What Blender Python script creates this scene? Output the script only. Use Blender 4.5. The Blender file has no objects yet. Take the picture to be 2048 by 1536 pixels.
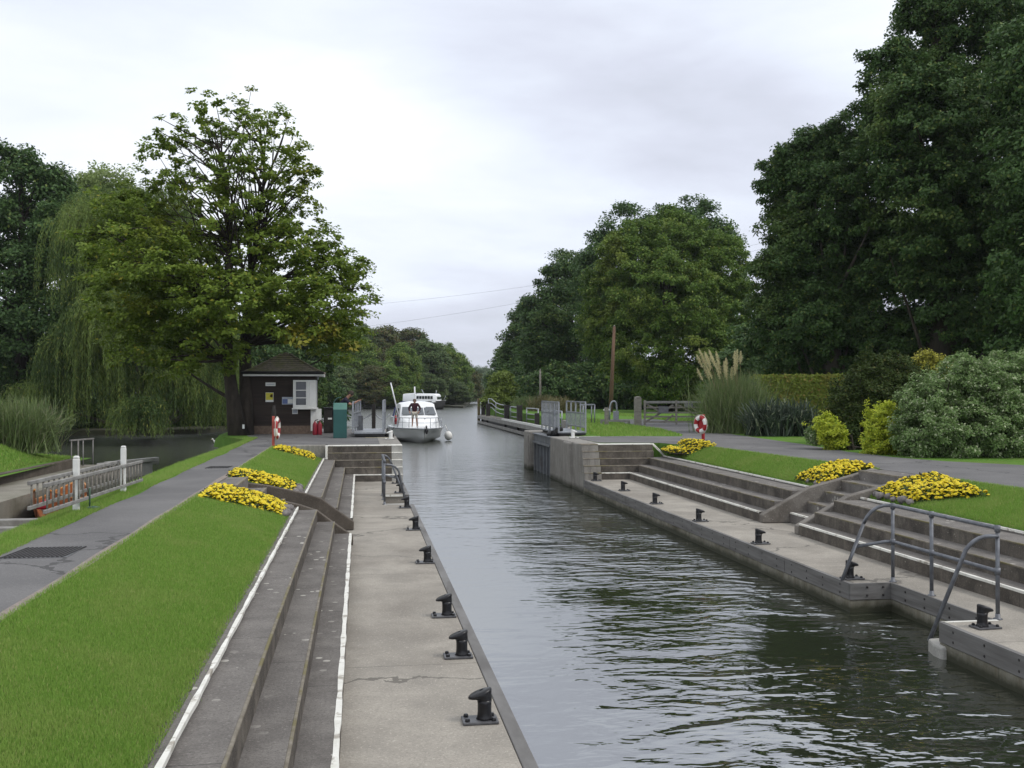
import bpy, math, random
import numpy as np
from math import radians as RAD, pi, sin, cos
SC = bpy.context.scene
COL = SC.collection
rng = np.random.default_rng(7)
random.seed(7)

# ------------------------------------------------------------------ camera model (one lens, used to survey the photo)
FPX = 2050.0
YAW = math.atan((1024-720)/FPX); PIT = math.atan((782-768)/FPX); CZ = 1.7
_ca, _sa, _cp, _sp = cos(YAW), sin(YAW), cos(PIT), sin(PIT)
_R = np.array([_ca, -_sa, 0.]); _F = np.array([_sa*_cp, _ca*_cp, _sp]); _U = np.array([-_sa*_sp, -_ca*_sp, _cp])
def ray(u, v): return _F + (u-1024)/FPX*_R + (768-v)/FPX*_U
def G(u, v, z=0.0):
    r = ray(u, v); t = (z-CZ)/r[2]; return (r[0]*t, r[1]*t, z)
def PX(u, v, Y):
    r = ray(u, v); t = Y/r[1]; return (r[0]*t, Y, r[2]*t+CZ)

# ------------------------------------------------------------------ object helpers
def tag(o, label=None, cat=None, group=None, kind=None):
    if label: o['label'] = label
    if cat: o['category'] = cat
    if group: o['group'] = group
    if kind: o['kind'] = kind
    return o
def empty(name, loc, label, cat, group=None, rz=0):
    o = bpy.data.objects.new(name, None); COL.objects.link(o)
    o.location = loc; o.rotation_euler = (0, 0, rz); o.empty_display_size = .2
    return tag(o, label, cat, group)
def copy_tree(o, parent=None):
    c = o.copy(); COL.objects.link(c)
    if parent is not None: c.parent = parent
    for ch in [x for x in COL.objects if x.parent is o]: copy_tree(ch, c)
    return c

def wloc(p):
    l = np.zeros(3)
    while p is not None:
        l = l + np.array(p.location); p = p.parent
    return l

class MB:
    """collects shapes, then links them as ONE mesh object"""
    def __init__(s): s.v=[]; s.f=[]; s.m=[]; s.sm=[]; s.mi=0; s.smooth=False
    def _add(s, vs, fs):
        b=len(s.v); s.v.extend(tuple(map(float,p)) for p in vs)
        for f in fs: s.f.append(tuple(i+b for i in f)); s.m.append(s.mi); s.sm.append(s.smooth)
        return s
    def box(s, x0,x1,y0,y1,z0,z1):
        vs=[(x0,y0,z0),(x1,y0,z0),(x1,y1,z0),(x0,y1,z0),(x0,y0,z1),(x1,y0,z1),(x1,y1,z1),(x0,y1,z1)]
        return s._add(vs,[(0,3,2,1),(4,5,6,7),(0,1,5,4),(1,2,6,5),(2,3,7,6),(3,0,4,7)])
    def bar(s, p, q, w, h, up=(0,0,1)):
        p=np.array(p,float); q=np.array(q,float); d=q-p; d/=np.linalg.norm(d)
        up=np.array(up,float)
        if abs(d@up)>.98: up=np.array((0.,1,0))
        a=np.cross(d,up); a/=np.linalg.norm(a); b=np.cross(a,d)
        vs=[]
        for c in (p,q):
            for i,j in ((-1,-1),(1,-1),(1,1),(-1,1)): vs.append(c+a*i*w/2+b*j*h/2)
        return s._add(vs,[(0,1,2,3),(7,6,5,4),(0,4,5,1),(1,5,6,2),(2,6,7,3),(3,7,4,0)])
    def prism(s, poly, axis, a0, a1):
        n=len(poly); vs=[]
        for a in (a0,a1):
            for p,q in poly:
                vs.append((a,p,q) if axis=='x' else (p,a,q) if axis=='y' else (p,q,a))
        fs=[tuple(range(n)), tuple(range(2*n-1,n-1,-1))]
        fs+=[(i,i+n,(i+1)%n+n,(i+1)%n) for i in range(n)]
        return s._add(vs,fs)
    def tube(s, pts, r, n=8, cap=True, rfun=None):
        P=[np.array(p,float) for p in pts]; m=len(P)
        R=[r]*m if not hasattr(r,'__len__') else list(r)
        vs=[]; prev=None
        for i in range(m):
            t=P[min(i+1,m-1)]-P[max(i-1,0)]; t/= (np.linalg.norm(t)+1e-9)
            if prev is None:
                up=np.array((0,0,1.)) if abs(t[2])<.95 else np.array((1.,0,0))
                a=np.cross(t,up)
            else: a=prev-t*(prev@t)
            a/= (np.linalg.norm(a)+1e-9); b=np.cross(t,a); prev=a
            for k in range(n):
                w=2*pi*k/n; vs.append(P[i]+R[i]*(cos(w)*a+sin(w)*b))
        fs=[]
        for i in range(m-1):
            for k in range(n): fs.append((i*n+k,i*n+(k+1)%n,(i+1)*n+(k+1)%n,(i+1)*n+k))
        if cap: fs+= [tuple(range(n-1,-1,-1)), tuple(range((m-1)*n,m*n))]
        o=s.smooth; s.smooth=True; s._add(vs,fs); s.smooth=o
        return s
    def lathe(s, prof, c=(0,0,0), n=16, smooth=True):
        vs=[]; m=len(prof)
        for r,z in prof:
            for k in range(n): w=2*pi*k/n; vs.append((c[0]+r*cos(w),c[1]+r*sin(w),c[2]+z))
        fs=[(i*n+k,i*n+(k+1)%n,(i+1)*n+(k+1)%n,(i+1)*n+k) for i in range(m-1) for k in range(n)]
        fs+=[tuple(range(n-1,-1,-1)), tuple(range((m-1)*n,m*n))]
        o=s.smooth; s.smooth=smooth; s._add(vs,fs); s.smooth=o
        return s
    def ball(s, c, r, n=10, m=7, sc=(1,1,1)):
        vs=[(c[0],c[1],c[2]-r*sc[2])]
        for i in range(1,m):
            a=-pi/2+pi*i/m
            for k in range(n): w=2*pi*k/n; vs.append((c[0]+r*sc[0]*cos(a)*cos(w),c[1]+r*sc[1]*cos(a)*sin(w),c[2]+r*sc[2]*sin(a)))
        vs.append((c[0],c[1],c[2]+r*sc[2])); t=len(vs)-1
        fs=[(0,1+(k+1)%n,1+k) for k in range(n)]
        for i in range(m-2):
            for k in range(n): fs.append((1+i*n+k,1+i*n+(k+1)%n,1+(i+1)*n+(k+1)%n,1+(i+1)*n+k))
        fs+=[(1+(m-2)*n+k,1+(m-2)*n+(k+1)%n,t) for k in range(n)]
        o=s.smooth; s.smooth=True; s._add(vs,fs); s.smooth=o
        return s
    def loft(s, secs, closed=False, smooth=True):
        n=len(secs[0]); vs=[p for q in secs for p in q]; fs=[]
        for i in range(len(secs)-1):
            for k in range(n if closed else n-1):
                fs.append((i*n+k,i*n+(k+1)%n,(i+1)*n+(k+1)%n,(i+1)*n+k))
        o=s.smooth; s.smooth=smooth; s._add(vs,fs); s.smooth=o
        return s
    def grid(s, xs, ys, fz):
        nx=len(xs); vs=[(x,y,fz(x,y)) for y in ys for x in xs]
        fs=[(j*nx+i,j*nx+i+1,(j+1)*nx+i+1,(j+1)*nx+i) for j in range(len(ys)-1) for i in range(nx-1)]
        o=s.smooth; s.smooth=True; s._add(vs,fs); s.smooth=o
        return s
    def build(s, name, mat, parent=None, bevel=0, local=False, sub=0):
        V=np.array(s.v)
        if parent is not None: org=np.zeros(3) if local else wloc(parent)
        elif local: org=np.zeros(3)
        else:
            lo=V.min(0); hi=V.max(0); org=np.array([(lo[0]+hi[0])/2,(lo[1]+hi[1])/2,lo[2]])
        me=bpy.data.meshes.new(name); me.from_pydata([tuple(p) for p in V-org],[],s.f)
        for m in (mat if isinstance(mat,(list,tuple)) else [mat]): me.materials.append(m)
        me.polygons.foreach_set('material_index',s.m); me.polygons.foreach_set('use_smooth',s.sm)
        me.update()
        o=bpy.data.objects.new(name,me); COL.objects.link(o)
        if parent is not None: o.parent=parent
        elif not local: o.location=org
        if bevel:
            b=o.modifiers.new('bevel','BEVEL'); b.width=bevel; b.segments=2; b.limit_method='ANGLE'; b.angle_limit=RAD(40)
        if sub:
            b=o.modifiers.new('sub','SUBSURF'); b.levels=sub; b.render_levels=sub
        return o

def npmesh(name, V, k, mat, parent=None, smooth=False):
    """V: (n*k,3) array, every k vertices one face"""
    V=np.asarray(V,dtype=np.float32)
    if parent is not None: V=V-wloc(parent).astype(np.float32); org=None
    else:
        lo=V.min(0); hi=V.max(0); org=np.array([(lo[0]+hi[0])/2,(lo[1]+hi[1])/2,lo[2]],dtype=np.float32); V=V-org
    n=len(V); me=bpy.data.meshes.new(name)
    me.vertices.add(n); me.vertices.foreach_set('co',V.ravel())
    me.loops.add(n); me.loops.foreach_set('vertex_index',np.arange(n,dtype=np.int32))
    me.polygons.add(n//k); me.polygons.foreach_set('loop_start',np.arange(0,n,k,dtype=np.int32))
    me.update(calc_edges=True)
    for m in (mat if isinstance(mat,(list,tuple)) else [mat]): me.materials.append(m)
    o=bpy.data.objects.new(name,me); COL.objects.link(o)
    if parent is not None: o.parent=parent
    else: o.location=org
    return o

# ------------------------------------------------------------------ materials
def _mix(nt, a, b, fac, typ='MIX'):
    n=nt.nodes.new('ShaderNodeMix'); n.data_type='RGBA'; n.blend_type=typ
    for sock,val in ((n.inputs[6],a),(n.inputs[7],b),(n.inputs[0],fac)):
        if hasattr(val,'links'): nt.links.new(val,sock)
        elif sock is n.inputs[0]: sock.default_value=val
        else: sock.default_value=(*val,1)
    return n.outputs[2]
def _noise(nt, vec, scale, detail=5, rough=.6, dist=0):
    n=nt.nodes.new('ShaderNodeTexNoise'); n.inputs['Scale'].default_value=scale; n.inputs['Detail'].default_value=detail
    n.inputs['Roughness'].default_value=rough; n.inputs['Distortion'].default_value=dist
    nt.links.new(vec,n.inputs['Vector']); return n.outputs['Fac']
def _ramp(nt, fac, lo, hi):
    n=nt.nodes.new('ShaderNodeMapRange'); n.inputs[1].default_value=lo; n.inputs[2].default_value=hi
    nt.links.new(fac,n.inputs[0]); return n.outputs[0]
def _math(nt, op, a, b=None, c=None):
    n=nt.nodes.new('ShaderNodeMath'); n.operation=op
    for i,v in enumerate((a,b,c)):
        if v is None: continue
        if hasattr(v,'links'): nt.links.new(v,n.inputs[i])
        else: n.inputs[i].default_value=v
    return n.outputs[0]
def new_mat(name):
    m=bpy.data.materials.new(name); m.use_nodes=True; nt=m.node_tree
    return m, nt, nt.nodes['Principled BSDF']
def MT(name, c1, c2=None, scale=6, rough=.7, bump=0, bscale=None, c3=None, s3=.7, r3=(.5,.7), spec=.4, metal=0,
       spots=None, sspot=25, rspot=.12, grain=0, joint=None, algae=None, streak=None, world=True, stretch=None, bdist=.02, cracks=None):
    m,nt,b=new_mat(name)
    g=nt.nodes.new('ShaderNodeNewGeometry') if world else nt.nodes.new('ShaderNodeTexCoord')
    P=g.outputs['Position'] if world else g.outputs['Object']
    if stretch:
        mp=nt.nodes.new('ShaderNodeMapping'); mp.inputs['Scale'].default_value=stretch; nt.links.new(P,mp.inputs[0]); PS=mp.outputs[0]
    else: PS=P
    c2=c2 or tuple(x*.75 for x in c1)
    col=_mix(nt,c1,c2,_ramp(nt,_noise(nt,PS,scale),.35,.65))
    if c3: col=_mix(nt,col,c3,_ramp(nt,_noise(nt,PS,s3,6,.65,.4),*r3))
    if streak:   # vertical weather streaks
        mp=nt.nodes.new('ShaderNodeMapping'); mp.inputs['Scale'].default_value=(3,3,.35); nt.links.new(P,mp.inputs[0])
        col=_mix(nt,col,streak,_ramp(nt,_noise(nt,mp.outputs[0],2.2,6,.7),.45,.75))
    if grain:
        gr=_noise(nt,P,55,5,.85); col=_mix(nt,col,tuple(x*grain for x in c1),_ramp(nt,gr,.48,.66)); g2=_noise(nt,P,38,4,.8); col=_mix(nt,col,tuple(min(.6,x*1.45) for x in c1),_ramp(nt,g2,.56,.72))
    if spots:
        v=nt.nodes.new('ShaderNodeTexVoronoi'); v.inputs['Scale'].default_value=sspot; nt.links.new(P,v.inputs['Vector'])
        keep=_ramp(nt,_noise(nt,P,1.1,4),.5,.62)
        f=_math(nt,'MULTIPLY',_math(nt,'LESS_THAN',v.outputs['Distance'],rspot),keep)
        col=_mix(nt,col,spots,f)
    if joint:    # construction joints across the slab, every `joint` metres
        sx=nt.nodes.new('ShaderNodeSeparateXYZ'); nt.links.new(P,sx.inputs[0])
        wob=_math(nt,'MULTIPLY',_noise(nt,P,3,3),.05)
        t=_math(nt,'FRACT',_math(nt,'DIVIDE',_math(nt,'ADD',sx.outputs['Y'],wob),joint))
        col=_mix(nt,col,tuple(x*.3 for x in c1),_math(nt,'LESS_THAN',t,.011/joint))
    if algae:    # green-black band left by the water
        sz=nt.nodes.new('ShaderNodeSeparateXYZ'); nt.links.new(P,sz.inputs[0])
        lv=_math(nt,'ADD',sz.outputs['Z'],_math(nt,'MULTIPLY',_noise(nt,P,2.5,5,.7),.22))
        col=_mix(nt,algae,col,_ramp(nt,lv,-1.36,-1.2))
    if cracks:
        v=nt.nodes.new('ShaderNodeTexVoronoi'); v.feature='DISTANCE_TO_EDGE'; v.inputs['Scale'].default_value=cracks
        ad=nt.nodes.new('ShaderNodeVectorMath'); ad.operation='ADD'
        nz=nt.nodes.new('ShaderNodeTexNoise'); nz.inputs['Scale'].default_value=2; nz.inputs['Detail'].default_value=6
        nt.links.new(P,nz.inputs['Vector']); nt.links.new(P,ad.inputs[0]); nt.links.new(nz.outputs['Color'],ad.inputs[1])
        nt.links.new(ad.outputs[0],v.inputs['Vector'])
        col=_mix(nt,col,tuple(x*.4 for x in c1),_math(nt,'LESS_THAN',v.outputs['Distance'],.004))
    nt.links.new(col,b.inputs['Base Color'])
    b.inputs['Roughness'].default_value=rough; b.inputs['Metallic'].default_value=metal
    b.inputs['Specular IOR Level'].default_value=spec
    if bump:
        bp=nt.nodes.new('ShaderNodeBump'); bp.inputs['Strength'].default_value=bump; bp.inputs['Distance'].default_value=bdist
        nt.links.new(_noise(nt,PS,bscale or scale*4,6,.7),bp.inputs['Height']); nt.links.new(bp.outputs[0],b.inputs['Normal'])
    return m
def LEAF(name, ca, cb, cc=None, pc=.12, trans=.3, rough=.5, big=None, bigc=None, bigr=(.55,.65), spec=.3):
    """leaf: colour differs leaf by leaf, and a little from bough to bough"""
    m,nt,b=new_mat(name)
    g=nt.nodes.new('ShaderNodeNewGeometry'); tc=nt.nodes.new('ShaderNodeTexCoord')
    rnd=g.outputs['Random Per Island']
    col=_mix(nt,ca,cb,rnd)
    if bigc: col=_mix(nt,col,bigc,_ramp(nt,_noise(nt,tc.outputs['Object'],big or .3,3),*bigr))
    if cc: col=_mix(nt,col,cc,_math(nt,'LESS_THAN',_math(nt,'FRACT',_math(nt,'MULTIPLY',rnd,37.7)),pc))
    nt.links.new(col,b.inputs['Base Color']); b.inputs['Roughness'].default_value=rough
    b.inputs['Specular IOR Level'].default_value=spec
    t=nt.nodes.new('ShaderNodeBsdfTranslucent'); nt.links.new(col,t.inputs['Color'])
    mx=nt.nodes.new('ShaderNodeMixShader'); mx.inputs[0].default_value=trans
    nt.links.new(b.outputs[0],mx.inputs[1]); nt.links.new(t.outputs[0],mx.inputs[2])
    nt.links.new(mx.outputs[0],nt.nodes['Material Output'].inputs['Surface'])
    return m

m_ledge=MT('ledge concrete',(.36,.33,.285),(.25,.23,.20),1.3,.85,.6,60,c3=(.19,.17,.145),s3=.55,r3=(.46,.70),grain=.58,joint=5.27,bdist=.006,cracks=.16)
m_step=MT('step concrete',(.195,.18,.165),(.125,.114,.105),2.5,.88,.7,45,c3=(.09,.08,.072),s3=.9,r3=(.5,.72),spots=(.42,.40,.36),sspot=5.5,rspot=.2,grain=.4,joint=3.05,bdist=.008)
m_riser=MT('grimy riser',(.17,.15,.125),(.09,.076,.064),3,.9,.8,40,c3=(.045,.039,.034),s3=2.6,r3=(.44,.66),spots=(.36,.33,.28),sspot=9,rspot=.1,grain=.5,joint=3.05,streak=(.05,.043,.038),bdist=.01)
m_nose=MT('worn nosing',(.245,.22,.18),(.15,.13,.10),9,.85,.5,60,c3=(.16,.14,.07),s3=1.5,r3=(.5,.6))
m_white=MT('white edge paint',(.78,.77,.72),(.66,.65,.59),7,.6,.4,60,c3=(.36,.33,.28),s3=5,r3=(.55,.63))
m_stone=MT('lock wall concrete',(.33,.315,.285),(.235,.22,.20),1.6,.88,.7,30,c3=(.15,.135,.12),s3=.7,r3=(.5,.72),streak=(.11,.10,.092),grain=.6,bdist=.01,algae=(.04,.04,.026))
m_pale=MT('pale concrete',(.42,.41,.385),(.33,.32,.295),3,.85,.5,50,c3=(.22,.21,.18),s3=1.2,r3=(.55,.75),grain=.7)
m_wall=MT('stair wall',(.235,.215,.19),(.15,.135,.12),2.6,.9,.9,30,c3=(.085,.072,.06),s3=1.3,r3=(.48,.7),spots=(.4,.37,.33),sspot=9,rspot=.11,grain=.5,bdist=.012)
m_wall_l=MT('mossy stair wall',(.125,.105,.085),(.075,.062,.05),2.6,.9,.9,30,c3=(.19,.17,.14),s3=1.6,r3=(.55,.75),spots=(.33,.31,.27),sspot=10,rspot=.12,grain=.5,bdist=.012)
m_board=MT('weathered fender board',(.185,.18,.175),(.115,.11,.105),3,.75,.6,20,c3=(.08,.075,.07),s3=1.5,r3=(.55,.75),stretch=(1,.35,6),bdist=.006)
m_lower=MT('waterline concrete',(.40,.38,.32),(.28,.26,.21),2,.8,.7,30,c3=(.12,.105,.08),s3=1.0,r3=(.52,.68),streak=(.17,.14,.09),bdist=.01,joint=2.6,algae=(.035,.036,.02))
m_asph=MT('asphalt',(.168,.163,.162),(.13,.127,.127),.9,.85,.7,150,c3=(.105,.102,.104),s3=.45,r3=(.42,.66),grain=.6,cracks=.12,bdist=.005)
m_edge=MT('path edging',(.30,.255,.225),(.2,.17,.15),5,.9,.6,50,grain=.6)
m_gravel=MT('gravel strip',(.22,.2,.185),(.09,.08,.072),28,.95,1,60,bdist=.02)
m_soil=MT('soil',(.055,.04,.03),(.03,.022,.016),9,.95,1,25,bdist=.04)
m_turf=MT('turf',(.13,.26,.042),(.10,.20,.034),3,.9,1,60,c3=(.16,.20,.055),s3=.6,r3=(.5,.7),grain=.6,spec=.1,bdist=.03)
m_earth=MT('river bank earth',(.05,.048,.03),(.03,.035,.018),2,.95,.8,10,bdist=.05)
m_black=MT('black bollard paint',(.008,.008,.010),(.014,.014,.016),8,.32,.25,30,c3=(.05,.03,.022),s3=9,r3=(.62,.72),spec=.4,world=False,bdist=.004)
m_bolt=MT('bolt iron',(.05,.045,.045),rough=.5,metal=.6)
m_plate=MT('worn base plate',(.10,.10,.105),(.05,.05,.055),9,.4,.3,30,world=False,spec=.6)
m_galv=MT('galvanised steel',(.36,.375,.40),(.27,.285,.31),12,.45,.2,40,metal=.55,world=False)
m_galv2=MT('dull galvanised pipe',(.19,.2,.22),(.12,.125,.14),9,.5,.2,40,metal=.5,world=False)
m_redd=MT('dark red cylinder',(.26,.012,.028),(.2,.01,.02),6,.45,.1,20,world=False)
m_wpaint=MT('white gloss paint',(.76,.76,.74),(.68,.68,.64),5,.4,.15,20,world=False)
m_timber=MT('grey timber',(.27,.25,.22),(.17,.155,.135),4,.8,.6,15,stretch=(1,1,5),world=False)
m_timberh=MT('weathered rail timber',(.29,.285,.27),(.19,.18,.17),4,.8,.6,15,world=False)
m_darktimber=MT('dark timber',(.035,.03,.028),(.02,.018,.016),6,.8,.5,15,world=False)
m_red=MT('red paint',(.40,.022,.028),(.30,.018,.022),6,.45,.1,20,world=False)
m_orange=MT('faded orange red',(.48,.10,.075),(.38,.07,.05),6,.5,.1,20,world=False)
m_green=MT('green pedestal paint',(.022,.095,.088),(.018,.075,.072),3,.45,.1,20,world=False)
m_greenl=MT('pale green lid',(.09,.2,.17),(.07,.16,.14),4,.5,world=False)
m_navy=MT('navy cloth',(.012,.012,.028),(.02,.018,.035),14,.9,.4,60,world=False)
m_maroon=MT('maroon cloth',(.055,.014,.02),(.025,.01,.02),10,.9,.4,60,world=False)
m_skin=MT('skin',(.40,.22,.155),(.34,.18,.12),9,.55,world=False)
m_hair=MT('dark hair',(.03,.022,.016),(.05,.036,.026),40,.7,.6,80,world=False)
m_cream=MT('pale cotton',(.55,.52,.45),(.45,.42,.36),10,.9,.3,60,world=False)
m_denim=MT('dark trousers',(.02,.022,.035),(.03,.032,.045),14,.9,.3,60,world=False)
m_gel=MT('white gelcoat',(.84,.85,.86),(.79,.80,.81),1.2,.25,world=False,spec=.5)
m_hullg=MT('grey hull paint',(.10,.095,.09),(.07,.068,.065),2,.4,world=False)
m_glass=MT('dark window glass',(.03,.036,.042),(.02,.025,.03),1,.08,world=False,spec=.8)
m_glassb=MT('boat window glass',(.12,.135,.15),(.08,.09,.10),1,.1,world=False,spec=.8)
m_blue=MT('blue canvas',(.02,.03,.12),(.03,.04,.15),6,.8,.3,20,world=False)
m_bark=MT('bark',(.06,.048,.038),(.03,.024,.019),5,.95,1,18,stretch=(1,1,.3),world=False,bdist=.05)
m_barkg=MT('pale bark',(.14,.12,.10),(.08,.07,.055),5,.95,1,18,stretch=(1,1,.3),world=False,bdist=.04)
m_pole=MT('creosoted pole',(.17,.10,.065),(.11,.065,.042),4,.85,.5,12,stretch=(1,1,.2),world=False)
m_wboard=MT('dark stained weatherboard',(.034,.023,.018),(.022,.015,.012),3,.75,.5,20,stretch=(.3,.3,4),world=False,c3=(.05,.035,.027),s3=1.5)
m_brick=MT('plinth brick',(.20,.145,.105),(.12,.085,.065),12,.9,.6,30,world=False)
m_black2=MT('matt black',(.012,.012,.013),rough=.6,world=False)
m_varn=MT('varnished wood',(.33,.10,.03),(.22,.06,.02),5,.3,world=False,stretch=(1,.2,1))
m_cush=MT('red cushion',(.38,.02,.05),(.28,.02,.04),8,.8,world=False)
m_plank=MT('ochre plank',(.26,.20,.10),(.15,.115,.06),4,.8,.5,20,world=False)
m_stonew=MT('edging stone',(.24,.22,.21),(.13,.12,.12),6,.9,.8,20,world=False)
m_swan=MT('white feather',(.8,.79,.76),(.72,.71,.68),10,.8,world=False)

def roof_mat():
    m,nt,b=new_mat('mossy roof tile')
    tc=nt.nodes.new('ShaderNodeTexCoord'); sx=nt.nodes.new('ShaderNodeSeparateXYZ'); nt.links.new(tc.outputs['Object'],sx.inputs[0])
    row=_math(nt,'FRACT',_math(nt,'MULTIPLY',sx.outputs['Z'],12.5))
    base=_mix(nt,(.38,.33,.26),(.22,.19,.155),_ramp(nt,_noise(nt,tc.outputs['Object'],9,5),.35,.65))
    base=_mix(nt,base,(.24,.25,.09),_ramp(nt,_noise(nt,tc.outputs['Object'],2.2,6,.7),.46,.66))
    col=_mix(nt,base,(.02,.017,.014),_math(nt,'LESS_THAN',row,.2))
    nt.links.new(col,b.inputs['Base Color']); b.inputs['Roughness'].default_value=.9
    bp=nt.nodes.new('ShaderNodeBump'); bp.inputs['Strength'].default_value=.8; bp.inputs['Distance'].default_value=.03
    nt.links.new(row,bp.inputs['Height']); nt.links.new(bp.outputs[0],b.inputs['Normal'])
    return m
m_roof=roof_mat()

def water_mat():
    m,nt,b=new_mat('river water')
    g=nt.nodes.new('ShaderNodeNewGeometry')
    def mapd(sx,sy,rot=0):
        mp=nt.nodes.new('ShaderNodeMapping'); mp.inputs['Scale'].default_value=(sx,sy,1); mp.inputs['Rotation'].default_value=(0,0,rot)
        nt.links.new(g.outputs['Position'],mp.inputs[0]); return mp.outputs[0]
    n1=_noise(nt,mapd(1.0,1.9,.15),.95,2.5,.5,.6)
    n2=_noise(nt,mapd(1.2,2.2,-.2),2.5,2,.5,.4)
    n3=_noise(nt,mapd(1,1.4,.4),9,2,.5)
    patch=_ramp(nt,_noise(nt,mapd(.22,.14),1.0,2),.30,.58)
    h=_math(nt,'ADD',_math(nt,'MULTIPLY',n1,1.0),_math(nt,'MULTIPLY',n2,.34))
    h=_math(nt,'ADD',h,_math(nt,'MULTIPLY',n3,.05))
    sx=nt.nodes.new('ShaderNodeSeparateXYZ'); nt.links.new(g.outputs['Position'],sx.inputs[0])
    lee=_ramp(nt,_math(nt,'SUBTRACT',sx.outputs['X'],_math(nt,'MULTIPLY',sx.outputs['Y'],.06)),.9,3.6)      # calm in the lee of the left wall
    far=_ramp(nt,sx.outputs['Y'],60,20)
    amp=_math(nt,'ADD',_math(nt,'MULTIPLY',_math(nt,'MULTIPLY',patch,lee),_math(nt,'ADD',_math(nt,'MULTIPLY',far,.9),.25)),_math(nt,'ADD',_math(nt,'MULTIPLY',_ramp(nt,sx.outputs['Y'],16,42),.30),.16))
    h=_math(nt,'MULTIPLY',h,amp)
    bp=nt.nodes.new('ShaderNodeBump'); bp.inputs['Strength'].default_value=1.0; bp.inputs['Distance'].default_value=.068
    nt.links.new(h,bp.inputs['Height']); nt.links.new(bp.outputs[0],b.inputs['Normal'])
    b.inputs['Base Color'].default_value=(.022,.026,.016,1); nt.links.new(_math(nt,'ADD',_math(nt,'MULTIPLY',_ramp(nt,sx.outputs['Y'],16,60),.2),.035),b.inputs['Roughness'])
    b.inputs['IOR'].default_value=4.8; b.inputs['Specular IOR Level'].default_value=.5
    return m
m_water=water_mat()

l_syc=LEAF('sycamore leaf',(.13,.20,.03),(.22,.295,.05),(.36,.35,.055),.03,.4,spec=.12,bigc=(.19,.215,.028),big=.25,bigr=(.55,.7))
l_gold=LEAF('turning sycamore leaf',(.34,.29,.04),(.25,.28,.04),(.16,.2,.03),.35,.35)
l_willow=LEAF('willow leaf',(.13,.195,.05),(.22,.29,.08),(.24,.26,.06),.06,.3,spec=.12,bigc=(.06,.10,.03),big=.35,bigr=(.45,.6))
l_dark=LEAF('dark leaf',(.058,.11,.038),(.095,.165,.05),(.15,.20,.055),.06,.25,spec=.15)
l_mid=LEAF('mid green leaf',(.078,.145,.028),(.15,.225,.045),(.28,.33,.075),.05,.32,spec=.12,bigc=(.22,.27,.055),big=.3,bigr=(.55,.68))
l_deep=LEAF('deep green leaf',(.05,.10,.032),(.09,.155,.045),(.17,.21,.055),.06,.28,spec=.18,bigc=(.125,.185,.045),big=.2,bigr=(.55,.7))
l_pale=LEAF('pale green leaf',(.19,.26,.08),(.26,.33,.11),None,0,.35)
l_far=LEAF('woodland leaf',(.075,.12,.045),(.125,.185,.065),(.14,.13,.05),.06,.2,spec=.15,bigc=(.12,.16,.055),big=.16,bigr=(.5,.65))
l_far2=LEAF('rusty woodland leaf',(.09,.11,.042),(.125,.14,.05),(.17,.11,.05),.15,.2,spec=.15,bigc=(.075,.12,.042),big=.2,bigr=(.5,.65))
l_haze=LEAF('haze paled leaf',(.11,.16,.085),(.16,.21,.115),None,0,.2)  # haze put into the leaf colour: paler for the trees at the bend
l_lime=LEAF('lime shrub leaf',(.40,.48,.04),(.56,.60,.075),(.2,.29,.03),.15,.35,spec=.15)
l_vari=LEAF('variegated leaf',(.12,.205,.06),(.21,.30,.11),(.42,.47,.29),.15,.3,spec=.25)
l_hedge=LEAF('hedge leaf',(.17,.225,.03),(.26,.30,.05),(.36,.26,.07),.08,.25,bigc=(.27,.22,.06),big=.8,bigr=(.52,.68))
l_purp=LEAF('dark olive leaf',(.04,.066,.018),(.07,.10,.028),(.10,.10,.03),.08,.25,spec=.1)
l_gold2=LEAF('golden shrub leaf',(.30,.30,.045),(.42,.39,.06),(.12,.13,.03),.2,.3)
l_strap=LEAF('strap leaf',(.035,.055,.035),(.07,.095,.065),(.30,.33,.22),.05,.2)
l_reed=LEAF('pampas blade',(.11,.165,.06),(.20,.26,.10),(.24,.24,.14),.12,.25)
l_plume=LEAF('pampas plume',(.60,.55,.32),(.72,.67,.44),None,0,.3)
l_dry=LEAF('dry reed',(.22,.19,.09),(.14,.15,.06),(.3,.25,.14),.2,.25)
l_grass=LEAF('grass blade',(.185,.325,.058),(.265,.41,.085),(.38,.41,.15),.08,.33,bigc=(.275,.385,.095),big=1.3,bigr=(.46,.68),spec=.12)
l_mari=LEAF('marigold leaf',(.05,.085,.02),(.08,.12,.03),(.04,.035,.02),.2,.2)
m_flower=LEAF('marigold petal',(.72,.56,.015),(.80,.66,.03),(.62,.42,.01),.15,.12)
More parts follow.
